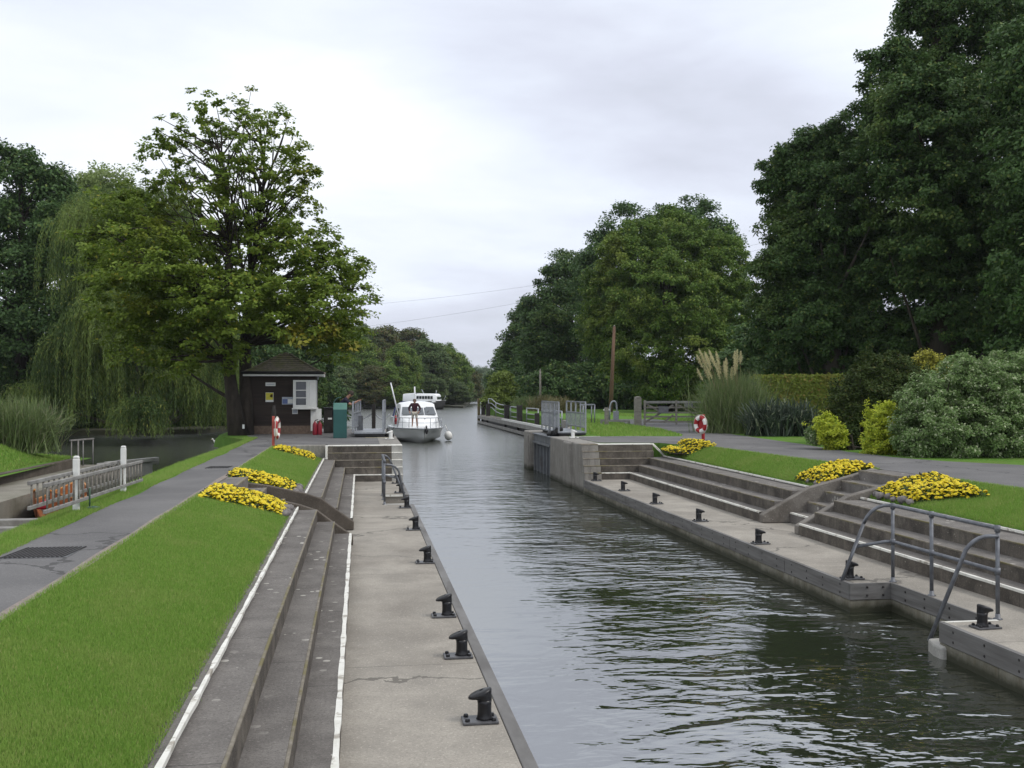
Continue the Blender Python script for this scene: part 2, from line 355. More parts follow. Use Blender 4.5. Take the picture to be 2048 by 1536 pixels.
# ------------------------------------------------------------------ foliage
def unit(a): return a/(np.linalg.norm(a,axis=-1,keepdims=True)+1e-9)
def leafquads(P, D, S, L, W, droop=.12):
    L=np.asarray(L).reshape(-1,1); W=np.asarray(W).reshape(-1,1)
    V=np.empty((len(P),4,3),dtype=np.float32)
    mid=P+D*L*.45
    V[:,0]=P; V[:,1]=mid+S*W*.5; V[:,2]=P+D*L; V[:,3]=mid-S*W*.5
    V[:,2,2]-=(L*droop)[:,0]
    return V.reshape(-1,3)
def clump_leaves(C, dirs, per, cr, leaf, aspect=.6, flat=.65, up=.6, droop=.12):
    n=len(C); k=n*per
    cr=np.repeat(np.broadcast_to(cr,(n,)),per)[:,None]
    off=unit(rng.normal(size=(k,3)))*rng.random((k,1))**.45*cr; off[:,2]*=flat
    P=np.repeat(C,per,0)+off
    N=unit(np.repeat(dirs,per,0)*.5+np.array((0,0,up))+rng.normal(size=(k,3))*.55)
    D=unit(np.cross(N,unit(rng.normal(size=(k,3))))); S=np.cross(N,D)
    L=leaf*rng.uniform(.65,1.35,k)
    return leafquads(P,D,S,L,L*aspect,droop)
def clump_centres(lobes, n, shell=(.62,1.0), low=-.75, inner=.72):
    lobes=[tuple(l)+(l[3],)*(6-len(l)) if len(l)<6 else tuple(l) for l in lobes]
    Lb=np.array(lobes,float)                      # x,y,z,rx,ry,rz
    w=Lb[:,3]*Lb[:,5]; w/=w.sum()
    out=[];dd=[]
    while len(out)<n:
        i=rng.choice(len(Lb),p=w); d=unit(rng.normal(size=3))
        if d[2]<low and rng.random()<.7: continue
        c=Lb[i,:3]+d*Lb[i,3:6]*rng.uniform(*shell)
        q=np.linalg.norm((c-Lb[:,:3])/Lb[:,3:6],axis=1); q[i]=9
        if q.min()<inner: continue
        out.append(c);dd.append(d)
    return np.array(out),np.array(dd)
def limbs(mb, path, C, n, r0=.1, r1=.025, lo=.35, n_side=6):
    path=[np.array(p,float) for p in path]
    idx=rng.choice(len(C),min(n,len(C)),replace=False)
    for i in idx:
        c=C[i]; t=lo+(1-lo)*rng.random()**.8
        f=t*(len(path)-1); a=min(int(f),len(path)-2); s=path[a]+(path[a+1]-path[a])*(f-a)
        if s[2]>c[2]: 
            hh=[j for j in range(len(path)) if path[j][2]<c[2]]
            if not hh: continue
            s=path[hh[-1]]
        m=s*.5+c*.5+np.array((0,0,.12*np.linalg.norm(c-s)*rng.uniform(-.3,1)))+rng.normal(size=3)*.06*np.linalg.norm(c-s)
        pts=[];ra=[]
        for k in range(7):
            u=k/6; pts.append((1-u)**2*s+2*u*(1-u)*m+u*u*c); ra.append(r0*(1-u)+r1*u)
        mb.tube(pts,ra and r0,n_side) if False else mb.tube(pts,ra,n_side,cap=False)
def tree(name, base, label, cat, lobes, leafmat, nc, per, cr, leaf, trunk=None, r=.3, nl=18, bark=None, group=None, lr=.09, **kw):
    root=empty(name,base,label,cat,group)
    ck={k:kw.pop(k) for k in ('shell','low','inner') if k in kw}
    C,D=clump_centres(lobes,nc,**ck)
    crs=cr*rng.uniform(.65,1.3,len(C))
    npmesh('crown',clump_leaves(C,D,int(per*1.9),crs,leaf*.70,**kw),4,leafmat,root)
    if trunk is None:
        top=max(l[2] for l in lobes); trunk=[base,(base[0]+.2,base[1],base[2]+(top-base[2])*.45),(base[0]-.1,base[1]+.2,top)]
    mb=MB()
    m=len(trunk); mb.tube(trunk,[r*(1.35 if i==0 else 1)*(1-.75*i/(m-1)) for i in range(m)],10)
    limbs(mb,trunk,C,nl,lr,.02)
    mb.build('trunk',bark or m_bark,root)
    return root,C,D
def shrub(name, base, label, cat, lobes, leafmat, nc, per, cr, leaf, group=None, **kw):
    root=empty(name,base,label,cat,group)
    ck={k:kw.pop(k) for k in ('shell','low','inner') if k in kw}
    C,D=clump_centres(lobes,nc,**ck)
    VF=[clump_leaves(C,D,int(per*1.6),cr*rng.uniform(.65,1.3,len(C)),leaf*.78,**kw)]
    sh=C[rng.random(len(C))<.10]; shd=unit(sh-np.array(base,float)); k=rng.random((len(sh),1))*.32+.08
    if len(sh):       # stray shoots beyond the rounded outline
        E=np.concatenate([sh+shd*k*f for f in (.5,.8,1.05)])+rng.normal(size=(3*len(sh),3))*.03
        VF.append(clump_leaves(E,shd[np.arange(len(E))%len(sh)],9,.07,leaf*.8,.55,1,.8))
    npmesh('foliage',np.concatenate(VF),4,leafmat,root)
    mb=MB(); b=np.array(base,float)
    for i in range(7):
        c=C[rng.integers(len(C))]; mb.tube([b+rng.normal(size=3)*(.15,.15,0),b*.5+c*.5+rng.normal(size=3)*.1,c],[.04,.03,.012],6,cap=False)
    mb.build('stems',m_bark,root)
    return root
def ribbons(base, tips, width, seg=4, arch=.35):
    """curved blades: base (n,3) to tips (n,3), bowing up; returns quads"""
    n=len(base); out=[]
    mid=base*.45+tips*.55; mid[:,2]=np.maximum(base[:,2],tips[:,2])*.75+base[:,2]*.25+arch*np.linalg.norm(tips-base,axis=1)
    t=np.linspace(0,1,seg+1)[None,:,None]
    Q=(1-t)**2*base[:,None]+2*t*(1-t)*mid[:,None]+t*t*tips[:,None]
    d=unit(tips-base); s=unit(np.cross(d,np.array((0,0,1.)))+rng.normal(size=(n,3))*.35)[:,None]
    w=(np.asarray(width).reshape(-1,1,1)*(1-np.linspace(0,1,seg+1)**2*.95)[None,:,None])*.5
    A=Q+s*w; B=Q-s*w
    V=np.empty((n,seg,4,3),dtype=np.float32)
    V[:,:,0]=A[:,:-1];V[:,:,1]=B[:,:-1];V[:,:,2]=B[:,1:];V[:,:,3]=A[:,1:]
    return V.reshape(-1,3)

# ------------------------------------------------------------------ world, sun, camera
def world():
    w=bpy.data.worlds.new('World'); SC.world=w; w.use_nodes=True; nt=w.node_tree
    bg=nt.nodes['Background']; out=nt.nodes['World Output']
    sk=nt.nodes.new('ShaderNodeTexSky'); sk.sky_type='NISHITA'; sk.sun_disc=False
    sk.sun_elevation=RAD(SUN_EL); sk.sun_rotation=RAD(SUN_AZ)
    nt.links.new(sk.outputs[0],bg.inputs['Color']); bg.inputs['Strength'].default_value=.07
    tc=nt.nodes.new('ShaderNodeTexCoord'); sx=nt.nodes.new('ShaderNodeSeparateXYZ'); nt.links.new(tc.outputs['Generated'],sx.inputs[0])
    z=_math(nt,'MAXIMUM',sx.outputs['Z'],0.0); zz=_math(nt,'ADD',z,.27)
    cx=nt.nodes.new('ShaderNodeCombineXYZ')
    nt.links.new(_math(nt,'DIVIDE',sx.outputs['X'],zz),cx.inputs[0]); nt.links.new(_math(nt,'DIVIDE',sx.outputs['Y'],zz),cx.inputs[1])
    mp=nt.nodes.new('ShaderNodeMapping'); mp.inputs['Location'].default_value=SKY_OFF; mp.inputs['Scale'].default_value=(.62,1.0,1)
    mp.inputs['Rotation'].default_value=(0,0,.25)
    nt.links.new(cx.outputs[0],mp.inputs[0])
    big=_noise(nt,mp.outputs[0],.75,3,.5,.5); fine=_noise(nt,mp.outputs[0],2.0,5,.55,.3)
    f=_math(nt,'ADD',_math(nt,'MULTIPLY',big,.85),_math(nt,'MULTIPLY',fine,.62))
    # the sheet of cloud is thinner high up and to the left
    f=_math(nt,'ADD',f,_math(nt,'MULTIPLY',z,.34)); f=_math(nt,'SUBTRACT',f,_math(nt,'MULTIPLY',sx.outputs['X'],.16))
    f=_math(nt,'SUBTRACT',f,.235)
    cr=nt.nodes.new('ShaderNodeValToRGB'); nt.links.new(f,cr.inputs[0])
    e=cr.color_ramp.elements
    e[0].position=.24; e[0].color=(.545,.575,.655,1); e[1].position=.69; e[1].color=(.99,1.03,1.09,1)
    a=cr.color_ramp.elements.new(.41); a.color=(.70,.735,.85,1)
    a=cr.color_ramp.elements.new(.54); a.color=(.83,.885,1.0,1)
    b2=nt.nodes.new('ShaderNodeBackground'); nt.links.new(cr.outputs[0],b2.inputs['Color']); b2.inputs['Strength'].default_value=CLOUD
    mx=nt.nodes.new('ShaderNodeMixShader'); mx.inputs[0].default_value=.94
    nt.links.new(bg.outputs[0],mx.inputs[1]); nt.links.new(b2.outputs[0],mx.inputs[2]); nt.links.new(mx.outputs[0],out.inputs['Surface'])
SUN_EL=48; SUN_AZ=118; SKY_OFF=(3.3,1.7,0); CLOUD=.985
world()
sl=bpy.data.lights.new('sun','SUN'); sl.energy=1.4; sl.angle=RAD(14); sl.color=(1,.95,.87)
so=bpy.data.objects.new('sun',sl); COL.objects.link(so)
_az=RAD(SUN_AZ); _d=np.array((sin(_az)*cos(RAD(SUN_EL)),cos(_az)*cos(RAD(SUN_EL)),sin(RAD(SUN_EL))))   # towards the sun
from mathutils import Vector
so.rotation_euler=Vector(_d).to_track_quat('Z','Y').to_euler(); so.location=(20,-10,40)
cd=bpy.data.cameras.new('camera'); cam=bpy.data.objects.new('camera',cd); COL.objects.link(cam)
cam.location=(0,0,CZ); cam.rotation_euler=(pi/2+PIT,0,-YAW); cd.sensor_width=36; cd.lens=36*FPX/2048; cd.clip_end=6000; cd.clip_start=.1
SC.camera=cam
SC.view_settings.view_transform='Standard'; SC.view_settings.look='None'; SC.view_settings.exposure=.18; SC.view_settings.gamma=1
try:
    SC.cycles.use_denoising=True; SC.cycles.denoiser='OPENIMAGEDENOISE'
except Exception: pass
SC.cycles.max_bounces=7; SC.cycles.diffuse_bounces=3; SC.cycles.glossy_bounces=3; SC.cycles.transmission_bounces=4
SC.cycles.transparent_max_bounces=4; SC.cycles.caustics_reflective=False; SC.cycles.caustics_refractive=False

# ------------------------------------------------------------------ the setting
def structure(o): o['kind']='structure'; return o
WZ=-1.52
mb=MB(); mb.box(-600,900,-60,1500,-3.4,-3.0); structure(mb.build('ground',m_earth))
mb=MB(); mb.grid([-400,-60,-8,1.2,7.2,60,500],[-50,0,10,20,30,40,60,120,400,1500],lambda x,y:WZ); structure(mb.build('water',m_water))

# left lock side: tow path island between the lock and the side channel
def zL(x,y=0):
    t=min(1,max(0,(-1.25-x)/(2.62-1.25))); return -.405+.41*(t**.85)
YE=32.6
mb=MB(); xs=np.linspace(-2.62,-1.25,9); mb.grid(xs,np.linspace(-5,18.86,30),zL); mb.grid(xs,np.linspace(20.99,YE+.3,20),zL); structure(mb.build('lawn',m_turf))
mb=MB(); mb.box(-1.42,-1.155,-5,18.82,-.9,-.408); mb.box(-1.42,-1.155,21.03,YE,-.9,-.408); structure(mb.build('gravel_strip',m_gravel))
mb=MB(); mb.box(-4.24,-1.16,-5,18.86,-2.9,-.45); mb.box(-4.24,-1.16,20.99,YE+.2,-2.9,-.45); mb.box(-4.24,-2.8,18.87,20.98,-2.9,-.45); structure(mb.build('ground',m_earth))
def xbank(y): return -4.2 if y<25 else -4.2+.3*min(1,(y-25)/10) if y<36.5 else -3.9-1.5*min(1,(y-36.5)/4.2)**1.6
ys=np.concatenate([np.linspace(-5,36,60),np.linspace(36.2,42,20)])
mb=MB(); secs=[]
for y in ys:
    xb=xbank(y); secs.append([(xb-.18,y,-.45),(xb-.12,y,-.16),(xb,y,-.05),(xb+.15,y,-.004),(-3.55,y,-.003)])
mb.loft(secs); structure(mb.build('grass_verge',m_turf))
mb=MB(); secs=[[(xbank(y)-.27,y,-2.2),(xbank(y)-.24,y,-.28+.03*sin(y*3)),(xbank(y)-.10,y,-.24+.03*sin(y*3))] for y in ys if y<36.3]
mb.loft(secs,smooth=False)
o=mb.build('bank_wall',m_pale); tag(o,'low pale edging wall holding up the grass verge beside the rowing boat channel','wall')
mb=MB(); mb.loft([[(-3.66-.04*sin(y*1.7)-.03*sin(y*.6),y,.003),(-2.68,y,.004)] for y in np.linspace(-5,36.6,60)],smooth=False); structure(mb.build('path',m_asph))
mb=MB(); mb.loft([[(-2.70+.012*sin(y*2.1),y,.012),(-2.605+.012*sin(y*1.3),y,.010),(-2.60,y,-.06)] for y in np.linspace(-5,33,60)],smooth=False); structure(mb.build('kerb',m_edge))
mb=MB(); mb.prism([(-3.98,33.1),(.62,33.1),(.62,46),(-5,46),(-4.4,41),(-3.95,38.4),(-3.7,36.55)],'z',-.6,0.002); structure(mb.build('pavement',m_asph))
mb=MB(); mb.prism([(-4.05,36.9),(-3.6,36.9),(-1.5,46.2),(-5.5,46.4),(-5.45,41.2),(-5.0,39.6),(-4.1,37.6)],'z',-3,-.02); structure(mb.build('ground',m_turf))

# right bank
def xr(y):  # lower edge of the right-hand asphalt path
    return float(np.interp(y,[-8,10,16,18.5,21,23,26,30,32.6],[12.2,11.8,11.35,11.25,11.15,11.0,10.75,10.45,9.7]))
def zR(x,y):
    t=min(1,max(0,(x-9.9)/max(.3,xr(y)-9.9))); return -.405+.405*(t**.85)
mb=MB()
for ya,yb in ((-8,18.97),(20.88,YE)):
    mb.loft([[(9.9+(xr(y)-9.9)*k/6,y,-.405+.4*((k/6)**.85)) for k in range(7)] for y in np.linspace(ya,yb,40)])
structure(mb.build('lawn',m_turf))
mb=MB(); mb.box(9.74,10.0,-8,18.93,-.9,-.409); mb.box(9.74,10.0,20.91,YE,-.9,-.409); structure(mb.build('gravel_strip',m_gravel))
edgeR=[(xr(y),y) for y in np.linspace(-8,18.97,22)]+[(11.26,18.971),(11.18,20.879)]+[(xr(y),y) for y in np.linspace(20.88,YE,14)]
poly=list(edgeR)+[(7.77,32.9),(7.77,43.1),(10.2,43.4),(11.2,52),(12.3,60),(12.6,105),(21,160),(60,420),(500,420),(500,-8)]
mb=MB(); mb.prism(poly,'z',-3,-.006); structure(mb.build('ground',m_turf))
yu=[-8,10,16,21.6,23,24.5,27,31.2,36,43,49.4]; xu=[17.2,15.9,15.4,15.0,14.0,13.55,13.5,14.0,14.3,14.75,17.2]
poly=list(edgeR)+[(7.78,33.0),(7.75,37.3),(10.0,37.55),(11.9,37.0),(12.6,39),(13.3,44),(13.75,49.6),(13.9,60),(17.6,60)]+list(zip(xu,yu))[::-1]
mb=MB(); mb.prism(poly,'z',-.1,.003); structure(mb.build('path',m_asph))

# ------------------------------------------------------------------ stepped lock sides
def steps_side(label, sx, xs, y_runs, group):
    """xs: ledge-side edge, tread edges, back kerb; sx=-1 rises to the left, +1 to the right"""
    out=[]
    for (ya,yb),lab in zip(y_runs,label):
        root=empty('stepped_bank',(xs[0],(ya+yb)/2,-1.1),lab,'concrete steps',group)
        z=[-.88,-.66,-.44,-.386]
        x3=xs[3]+sx*.075
        for i in range(3):
            mb=MB(); xa=xs[i]; xb=xs[i+1]
            a=min(xa+sx*.02,xb+sx*.03); b=max(xa+sx*.02,xb+sx*.03)
            mb.mi=0; mb.box(a,b,ya,yb,-1.35,z[i])                       # tread slab
            mb.mi=1; r0,r1=sorted((xa,xa+sx*.018)); mb.box(r0,r1,ya,yb,-1.35 if i==0 else z[i-1]-.02,z[i]-.023)
            mb.mi=2; n0,n1=sorted((xa-sx*.004,xa+sx*.022)); 
            if i>0: mb.box(n0,n1,ya,yb,z[i]-.022,z[i]+.003)
            mb.build('step',[m_step,m_riser,m_nose],root,bevel=.006)
        for xa,zz,w in ((xs[0],-.88,.042),(xs[3],-.386,.028)):
            n0,n1=sorted((xa-sx*.005,xa+sx*w)); mb=MB()
            yy=np.linspace(ya,yb,int((yb-ya)/.25)+2); 
            wob=lambda y:.004*sin(y*5.1)+.003*sin(y*13.7)
            secs=[[(n0+wob(y),y,zz-.03),(n0+wob(y),y,zz+.005),(n1+wob(y+3),y,zz+.005),(n1+wob(y+3),y,zz-.03)] for y in yy]
            mb.loft(secs,closed=True,smooth=False); mb.build('painted_edge',m_white,root)
        mb=MB(); k0,k1=sorted((xs[3]+sx*.002,x3)); mb.box(k0,k1,ya,yb,-1.3,-.394); mb.build('kerb',m_step,root)
        out.append(root)
steps_side(['long dark concrete steps beside the left lawn, in front of the narrow flower lined stairs','shorter left hand concrete steps running from the narrow stairs back to the far end steps'],
           -1,[-.15,-.45,-.76,-1.09],[(-3,18.82),(21.04,32.5)],'stepped lock sides')
steps_side(['pale concrete steps at the right edge of the photo behind the long handrail','right hand concrete steps climbing to the lawn between the stairs and the far lock wall'],
           1,[8.45,8.77,9.17,9.72],[(-3,18.93),(20.92,32.2)],'stepped lock sides')

def ledge(label, poly, group):
    root=empty('mooring_ledge',(poly[0][0],poly[0][1],-1.1),label,'quay',group)
    mb=MB(); mb.prism(poly,'z',-3.1,-1.1); o=mb.build('slab',[m_ledge],root,bevel=.012)
    return root
rl=ledge('left concrete mooring ledge beside the dark steps, with eight black bollards',
   [(-.16,-3),(1.2,-3),(1.2,25.4),(.62,25.4),(.62,27.8),(1.2,27.8),(1.2,32.2),(-.16,32.2)],'mooring ledges')
mb=MB(); mb.box(1.203,1.32,-3,25.4,-1.33,-1.096); mb.box(1.203,1.32,27.8,32.0,-1.33,-1.096); mb.build('coping_board',m_board,rl,bevel=.01)
mb=MB(); mb.box(1.203,1.27,-3,25.4,-3,-1.335); mb.box(1.203,1.27,27.8,32.0,-3,-1.335); mb.build('lower_wall',m_lower,rl)
mb=MB(); mb.box(.64,1.2,27.76,27.797,-1.14,-1.094); mb.box(.6,.64,25.4,27.8,-1.14,-1.095); mb.build('painted_edge',m_white,rl)
mb=MB(); mb.box(.63,1.25,26.9,27.78,-3,-1.32); mb.build('landing_step',m_pale,rl,bevel=.02)
rr=ledge('right concrete mooring ledge with grey fender boards and a notch at its near end',
   [(6.99,31.7),(7.06,14.05),(7.7,14.05),(7.7,11.55),(6.97,11.55),(6.78,-3),(8.47,-3),(8.47,31.9)],'mooring ledges')
def xq(y): return 7.06-.07*(y-14.05)/17.65 if y>12 else 6.97-.19*(11.55-y)/14.5
mb=MB(); lo=MB(); y=31.6; cuts=[]
while y>14.1:
    y2=max(14.03,y-2.55); cuts.append((y,y2)); y=y2
y=11.55
while y>-3: cuts.append((y,y-2.5)); y-=2.5
for (a,b) in cuts:
    xa,xb=xq(a-.001),xq(b+.001)
    mb.mi=0; mb._add([(xa-.03,a-.008,-1.335),(xa+.035,a-.008,-1.335),(xb+.035,b+.008,-1.335),(xb-.03,b+.008,-1.335),(xa-.03,a-.008,-1.094),(xa+.035,a-.008,-1.094),(xb+.035,b+.008,-1.094),(xb-.03,b+.008,-1.094)],
        [(3,2,1,0),(4,5,6,7),(0,1,5,4),(1,2,6,5),(2,3,7,6),(3,0,4,7)])
    mb.mi=1
    for k in range(4):
        yy=a+(b-a)*(k+.5)/4; x=xq(yy)-.03
        for zz in (-1.155,-1.275):
            mb.tube([(x+.002,yy,zz),(x-.006,yy,zz)],.017,8)
    lo._add([(xa-.012,a,-3),(xb-.012,b,-3),(xb-.012,b,-1.345),(xa-.012,a,-1.345),(xa+.06,a,-1.345),(xb+.06,b,-1.345)],[(0,1,2,3),(3,2,5,4)])
mb.mi=0; mb.box(7.04,7.7,14.015,14.046,-1.335,-1.096); mb.box(7.665,7.698,11.56,14.01,-1.335,-1.096); mb.box(6.98,7.66,11.553,11.585,-1.335,-1.1)
mb.mi=1
for yy in (11.9,12.5,13.1,13.6):
    for zz in (-1.155,-1.275): mb.tube([(7.668,yy,zz),(7.655,yy,zz)],.017,8)
for xx in (7.3,7.55):
    for zz in (-1.155,-1.275): mb.tube([(xx,14.02,zz),(xx,14.0,zz)],.017,8)
mb.build('fender_board',[m_board,m_bolt],rr,bevel=.006)
lo.box(7.05,7.69,14.03,14.048,-3,-1.345); lo.box(7.68,7.698,11.6,14.02,-3,-1.345); lo.build('lower_wall',m_lower,rr)
mb=MB(); mb.box(6.98,7.7,11.50,11.552,-1.15,-1.094); mb.build('painted_edge',m_white,rr)
mb=MB(); mb.prism([(6.90,11.42),(6.90,11.6),(6.98,11.86),(7.62,11.9),(7.66,11.6),(7.0,11.4)],'z',-3,-1.37); mb.build('landing_step',m_pale,rr,bevel=.03)

# far end steps: five risers across each side
def end_steps(label, x0s, xw, yb, pier, grp):
    """x0s: outer end for each level (bottom to top); xw: water end"""
    root=empty('end_steps',((x0s[0]+xw)/2,yb,-1.1),label,'concrete steps',grp)
    zt=[-.88,-.66,-.44,-.22,0.0]; s=1 if xw>x0s[0] else -1
    for k in range(5):
        y=yb+.12*k; zb=-1.35 if k==0 else zt[k-1]-.02
        xo=x0s[k]; a,b=sorted((xo,pier)); mb=MB()
        mb.mi=0; mb.box(a,b,y,yb+.9,zb,zt[k]-.03+.003*k)
        mb.mi=1; mb.box(a,b,y-.008,yb+.9+.002*k,zt[k]-.029,zt[k]-.003)
        mb.build('step',[m_riser,m_nose if k not in (0,4) else m_white],root,bevel=.006)
    mb=MB(); mb.mi=0; a,b=sorted((pier+s*.003,xw))
    for k in range(5):
        y=yb+.12*k-.012; mb.mi=0; mb.box(a,b,y,yb+.93,-3.0 if k==0 else zt[k-1]-.02,zt[k]-.03+.003*k)
        mb.mi=1; mb.box(a,b,y-.008,yb+.93+.002*k,zt[k]-.029,zt[k]-.002)
    mb.build('pier',[m_pale if pier<5 else m_stone,m_white if pier<5 else m_nose],root,bevel=.008)
    return root
e1=end_steps('far left flight of five brown steps below the paved apron, topped by a white line',[-.14,-.44,-.75,-1.0,-1.0],1.32,32.0,.98,'end steps of the lock')
mb=MB(); mb.box(-1.06,-.99,32.3,32.62,-.42,-.002); mb.build('painted_edge',m_white,e1)
e2=end_steps('far right flight of five pale brown steps joining the bulky lock wall',[8.46,8.78,9.2,9.35,9.35],7.0,31.6,7.55,'end steps of the lock')
mb=MB(); mb._add([(9.33,32.1,-.03),(9.40,32.1,-.03),(9.80,32.15,-.40),(9.72,32.15,-.40),(9.33,32.16,.004),(9.40,32.16,.004),(9.80,32.2,-.37),(9.72,32.2,-.37)],[(0,1,2,3),(7,6,5,4),(0,4,5,1),(1,5,6,2),(2,6,7,3),(3,7,4,0)]); mb.build('painted_edge',m_white,e2)

# deep walls beyond the end steps
mb=MB(); mb.box(.62,1.32,32.95,46,-3,.006); mb.box(-3.98,.6,45.7,46.05,-3,.01); mb.box(-3.98,-1.07,32.75,33.1,-1,-.001)
o=mb.build('lock_wall',m_stone,bevel=.02); tag(o,'left lock wall under the paved apron, running from the end steps past the open gate','wall')
root=empty('lock_wall',(7.4,37,-3),'massive grey streaked lock wall on the right, between the end steps and the river','wall')
mb=MB(); mb.box(7.0,7.75,32.54,37.55,-3,.004); mb.build('near_block',m_stone,root,bevel=.05)
mb=MB(); mb.box(6.94,7.75,33.6,34.9,-3,-.03); mb.build('pilaster',m_stone,root,bevel=.06)
mb=MB(); mb.box(7.42,7.75,37.56,41.6,-3,-.004); mb.build('gate_recess',m_stone,root)
mb=MB(); mb.box(6.9,7.75,41.62,43.1,-3,.03); mb.box(6.86,7.0,41.75,42.15,-3,-.1); mb.build('far_block',m_stone,root,bevel=.05)
mb=MB(); mb.box(7.72,8.9,37.45,37.52,-.05,.008); mb.build('painted_edge',m_white,root)
# flared wing wall of the river mouth
mb=MB(); mb.prism([(6.95,43.1),(9.3,46),(11.0,52),(11.9,60),(12.5,60),(11.4,51),(10,45.8),(7.6,43.0)],'z',-3,-.02)
o=mb.build('wing_wall',m_stone); tag(o,'curved wing wall behind the right gate, leading to the long landing stage','wall')
mb=MB(); mb.box(.2,1.1,37.62,37.70,-.03,.010); o=mb.build('edge_line',MT('yellowed line paint',(.55,.48,.28),(.45,.4,.25),8,.7),None); o['kind']='structure'

# stairs between the flower beds
def stair(name, label, sx, prof, y0, y1, th, x_top, x_bot, mat):
    root=empty(name,((x_top+x_bot)/2,(y0+y1)/2,-1.1),label,'stairs','side stairs down to the ledges')
    for yc in (y0,y1):
        mb=MB(); mb.prism(prof,'y',yc-th/2,yc+th/2); mb.build('side_wall',mat,root,bevel=.02)
    f0,f1=sorted((x_bot+sx*.1,prof[0][0]+sx*.02)); mb=MB(); mb.box(f0,f1,y0+th/2-.005,y1-th/2+.005,-1.6,-1.103); mb.build('landing',m_ledge,root)
    n=5
    for k in range(n):
        mb=MB(); a=x_bot+(x_top-x_bot)*k/n; b=x_top+sx*.3
        lo,hi=sorted((a,b)); z=-1.1+.22*(k+1)
        mb.mi=0; mb.box(lo,hi,y0+th/2-.01,y1-th/2+.01,z-.22,z-.004*(k==n-1))
        mb.mi=1; c0,c1=sorted((a-sx*.004,a+sx*.05)); mb.box(c0,c1,y0+th/2,y1-th/2,z-.03,z+.003)
        mb.build('step',[m_step,m_white if k in (0,) else m_nose],root)
    return root
stair('side_stairs','narrow dark stairs on the left between two yellow flower beds',-1,
   [(-.12,-1.1),(-.12,-.93),(-.5,-.66),(-.76,-.46),(-1.07,-.35),(-1.8,-.18),(-2.6,-.06),(-2.74,-.02),(-2.82,-.1),(-2.82,-1.1)],18.9,20.95,.15,-2.55,-.75,m_wall_l)
stair('side_stairs','wider pale stairs on the right between two yellow flower beds',1,
   [(8.44,-1.1),(8.44,-.93),(9.5,-.36),(10.0,-.24),(11.0,.02),(11.12,-.02),(11.12,-1.1)],19.03,20.82,.2,11.0,9.05,m_wall)
# ------------------------------------------------------------------ bollards
def bollard_proto(name, body_m, plate_m):
    root=bpy.data.objects.new(name,None); COL.objects.link(root); root.empty_display_size=.1
    mb=MB(); mb.prism([(-.19,-.13),(.19,-.13),(.19,.13),(-.19,.13)],'z',0,.028)
    mb.build('base_plate',plate_m,root,local=True,bevel=.008)
    for x in (-.14,.14):
        for y in (-.085,.085):
            mb=MB(); mb.lathe([(.026,.028),(.026,.045),(.018,.058)],(x,y,0),6,False); mb.build('bolt',body_m,root,local=True)
    mb=MB()                                    # post and hooked mushroom head, one casting: hooks towards -x
    mb.lathe([(.092,.026),(.080,.045),(.074,.10),(.074,.18),(.078,.218)],(.05,0,0),18)
    secs=[]
    for cx,z,hx,hy in ((.05,.215,.078,.076),(.035,.228,.092,.080),(.012,.238,.112,.088),(.002,.252,.124,.092),(.0,.270,.125,.092),(.004,.284,.112,.080),(.01,.292,.08,.055),(.015,.295,.02,.015)):
        secs.append([(cx+hx*cos(2*pi*k/20),hy*sin(2*pi*k/20),z+.32*(cx+hx*cos(2*pi*k/20)+.05)*(min(1,(z-.215)/.03))) for k in range(20)])
    mb.loft(secs,closed=True); mb.build('post',body_m,root,local=True)
    return root
bp=bollard_proto('bollard',m_black,m_plate)
LB=[(962,1443),(918,1314),(889,1233),(851,1126),(828,1060),(811,1016),(800,986),(794,967)]
RB=[(1192,962),(1248,982),(1312,1008),(1400,1043),(1520,1088),(1703,1158),(1969,1256)]
ordL=['nearest to the camera at the bottom of the photo','second from the camera, beside a crack in the concrete','third from the camera','fourth from the camera, level with the end of the near steps',
      'fifth from the camera, just past the narrow stairs','sixth from the camera, right in front of the looped handrail','seventh from the camera, seen through the looped handrail','last one, in front of the far end steps']
ordR=['farthest one, at the foot of the far end steps','second from the far end steps','third from the far end steps','fourth from the far end steps, facing the stairs wall','fifth from the far end steps, opposite the stair opening','beside the foot of the long handrail','nearest one, on the ledge beyond the water notch']
for i,(u,v) in enumerate(LB):
    c=bp if i==0 else copy_tree(bp); x,y,z=G(u,v,-1.1); c.location=(x-.01,y,-1.098); c.scale=(.8,.8,.84)
    tag(c,'black left bollard, '+ordL[i],'bollard','black bollards on the left ledge')
for i,(u,v) in enumerate(RB):
    c=copy_tree(bp); x,y,z=G(u,v,-1.1); c.location=(x+.01,y,-1.098); c.scale=(.8,.8,.84); c.rotation_euler=(0,0,pi+RAD(4))
    tag(c,'black right bollard, '+ordR[i],'bollard','black bollards on the right ledge')
wp=bollard_proto('bollard',m_wpaint,m_pale); wp.location=(1.02,36.0,.006); wp.scale=(.9,.9,.95); tag(wp,'white bollard on the left lock wall in front of the cruiser','bollard','white bollards on the lock walls')
wq=copy_tree(wp); x,y,z=G(1136,877,0); wq.location=(7.55,y-.2,.006); wq.rotation_euler=(0,0,pi); tag(wq,'white bollard on top of the right lock wall before the gate walkway','bollard')

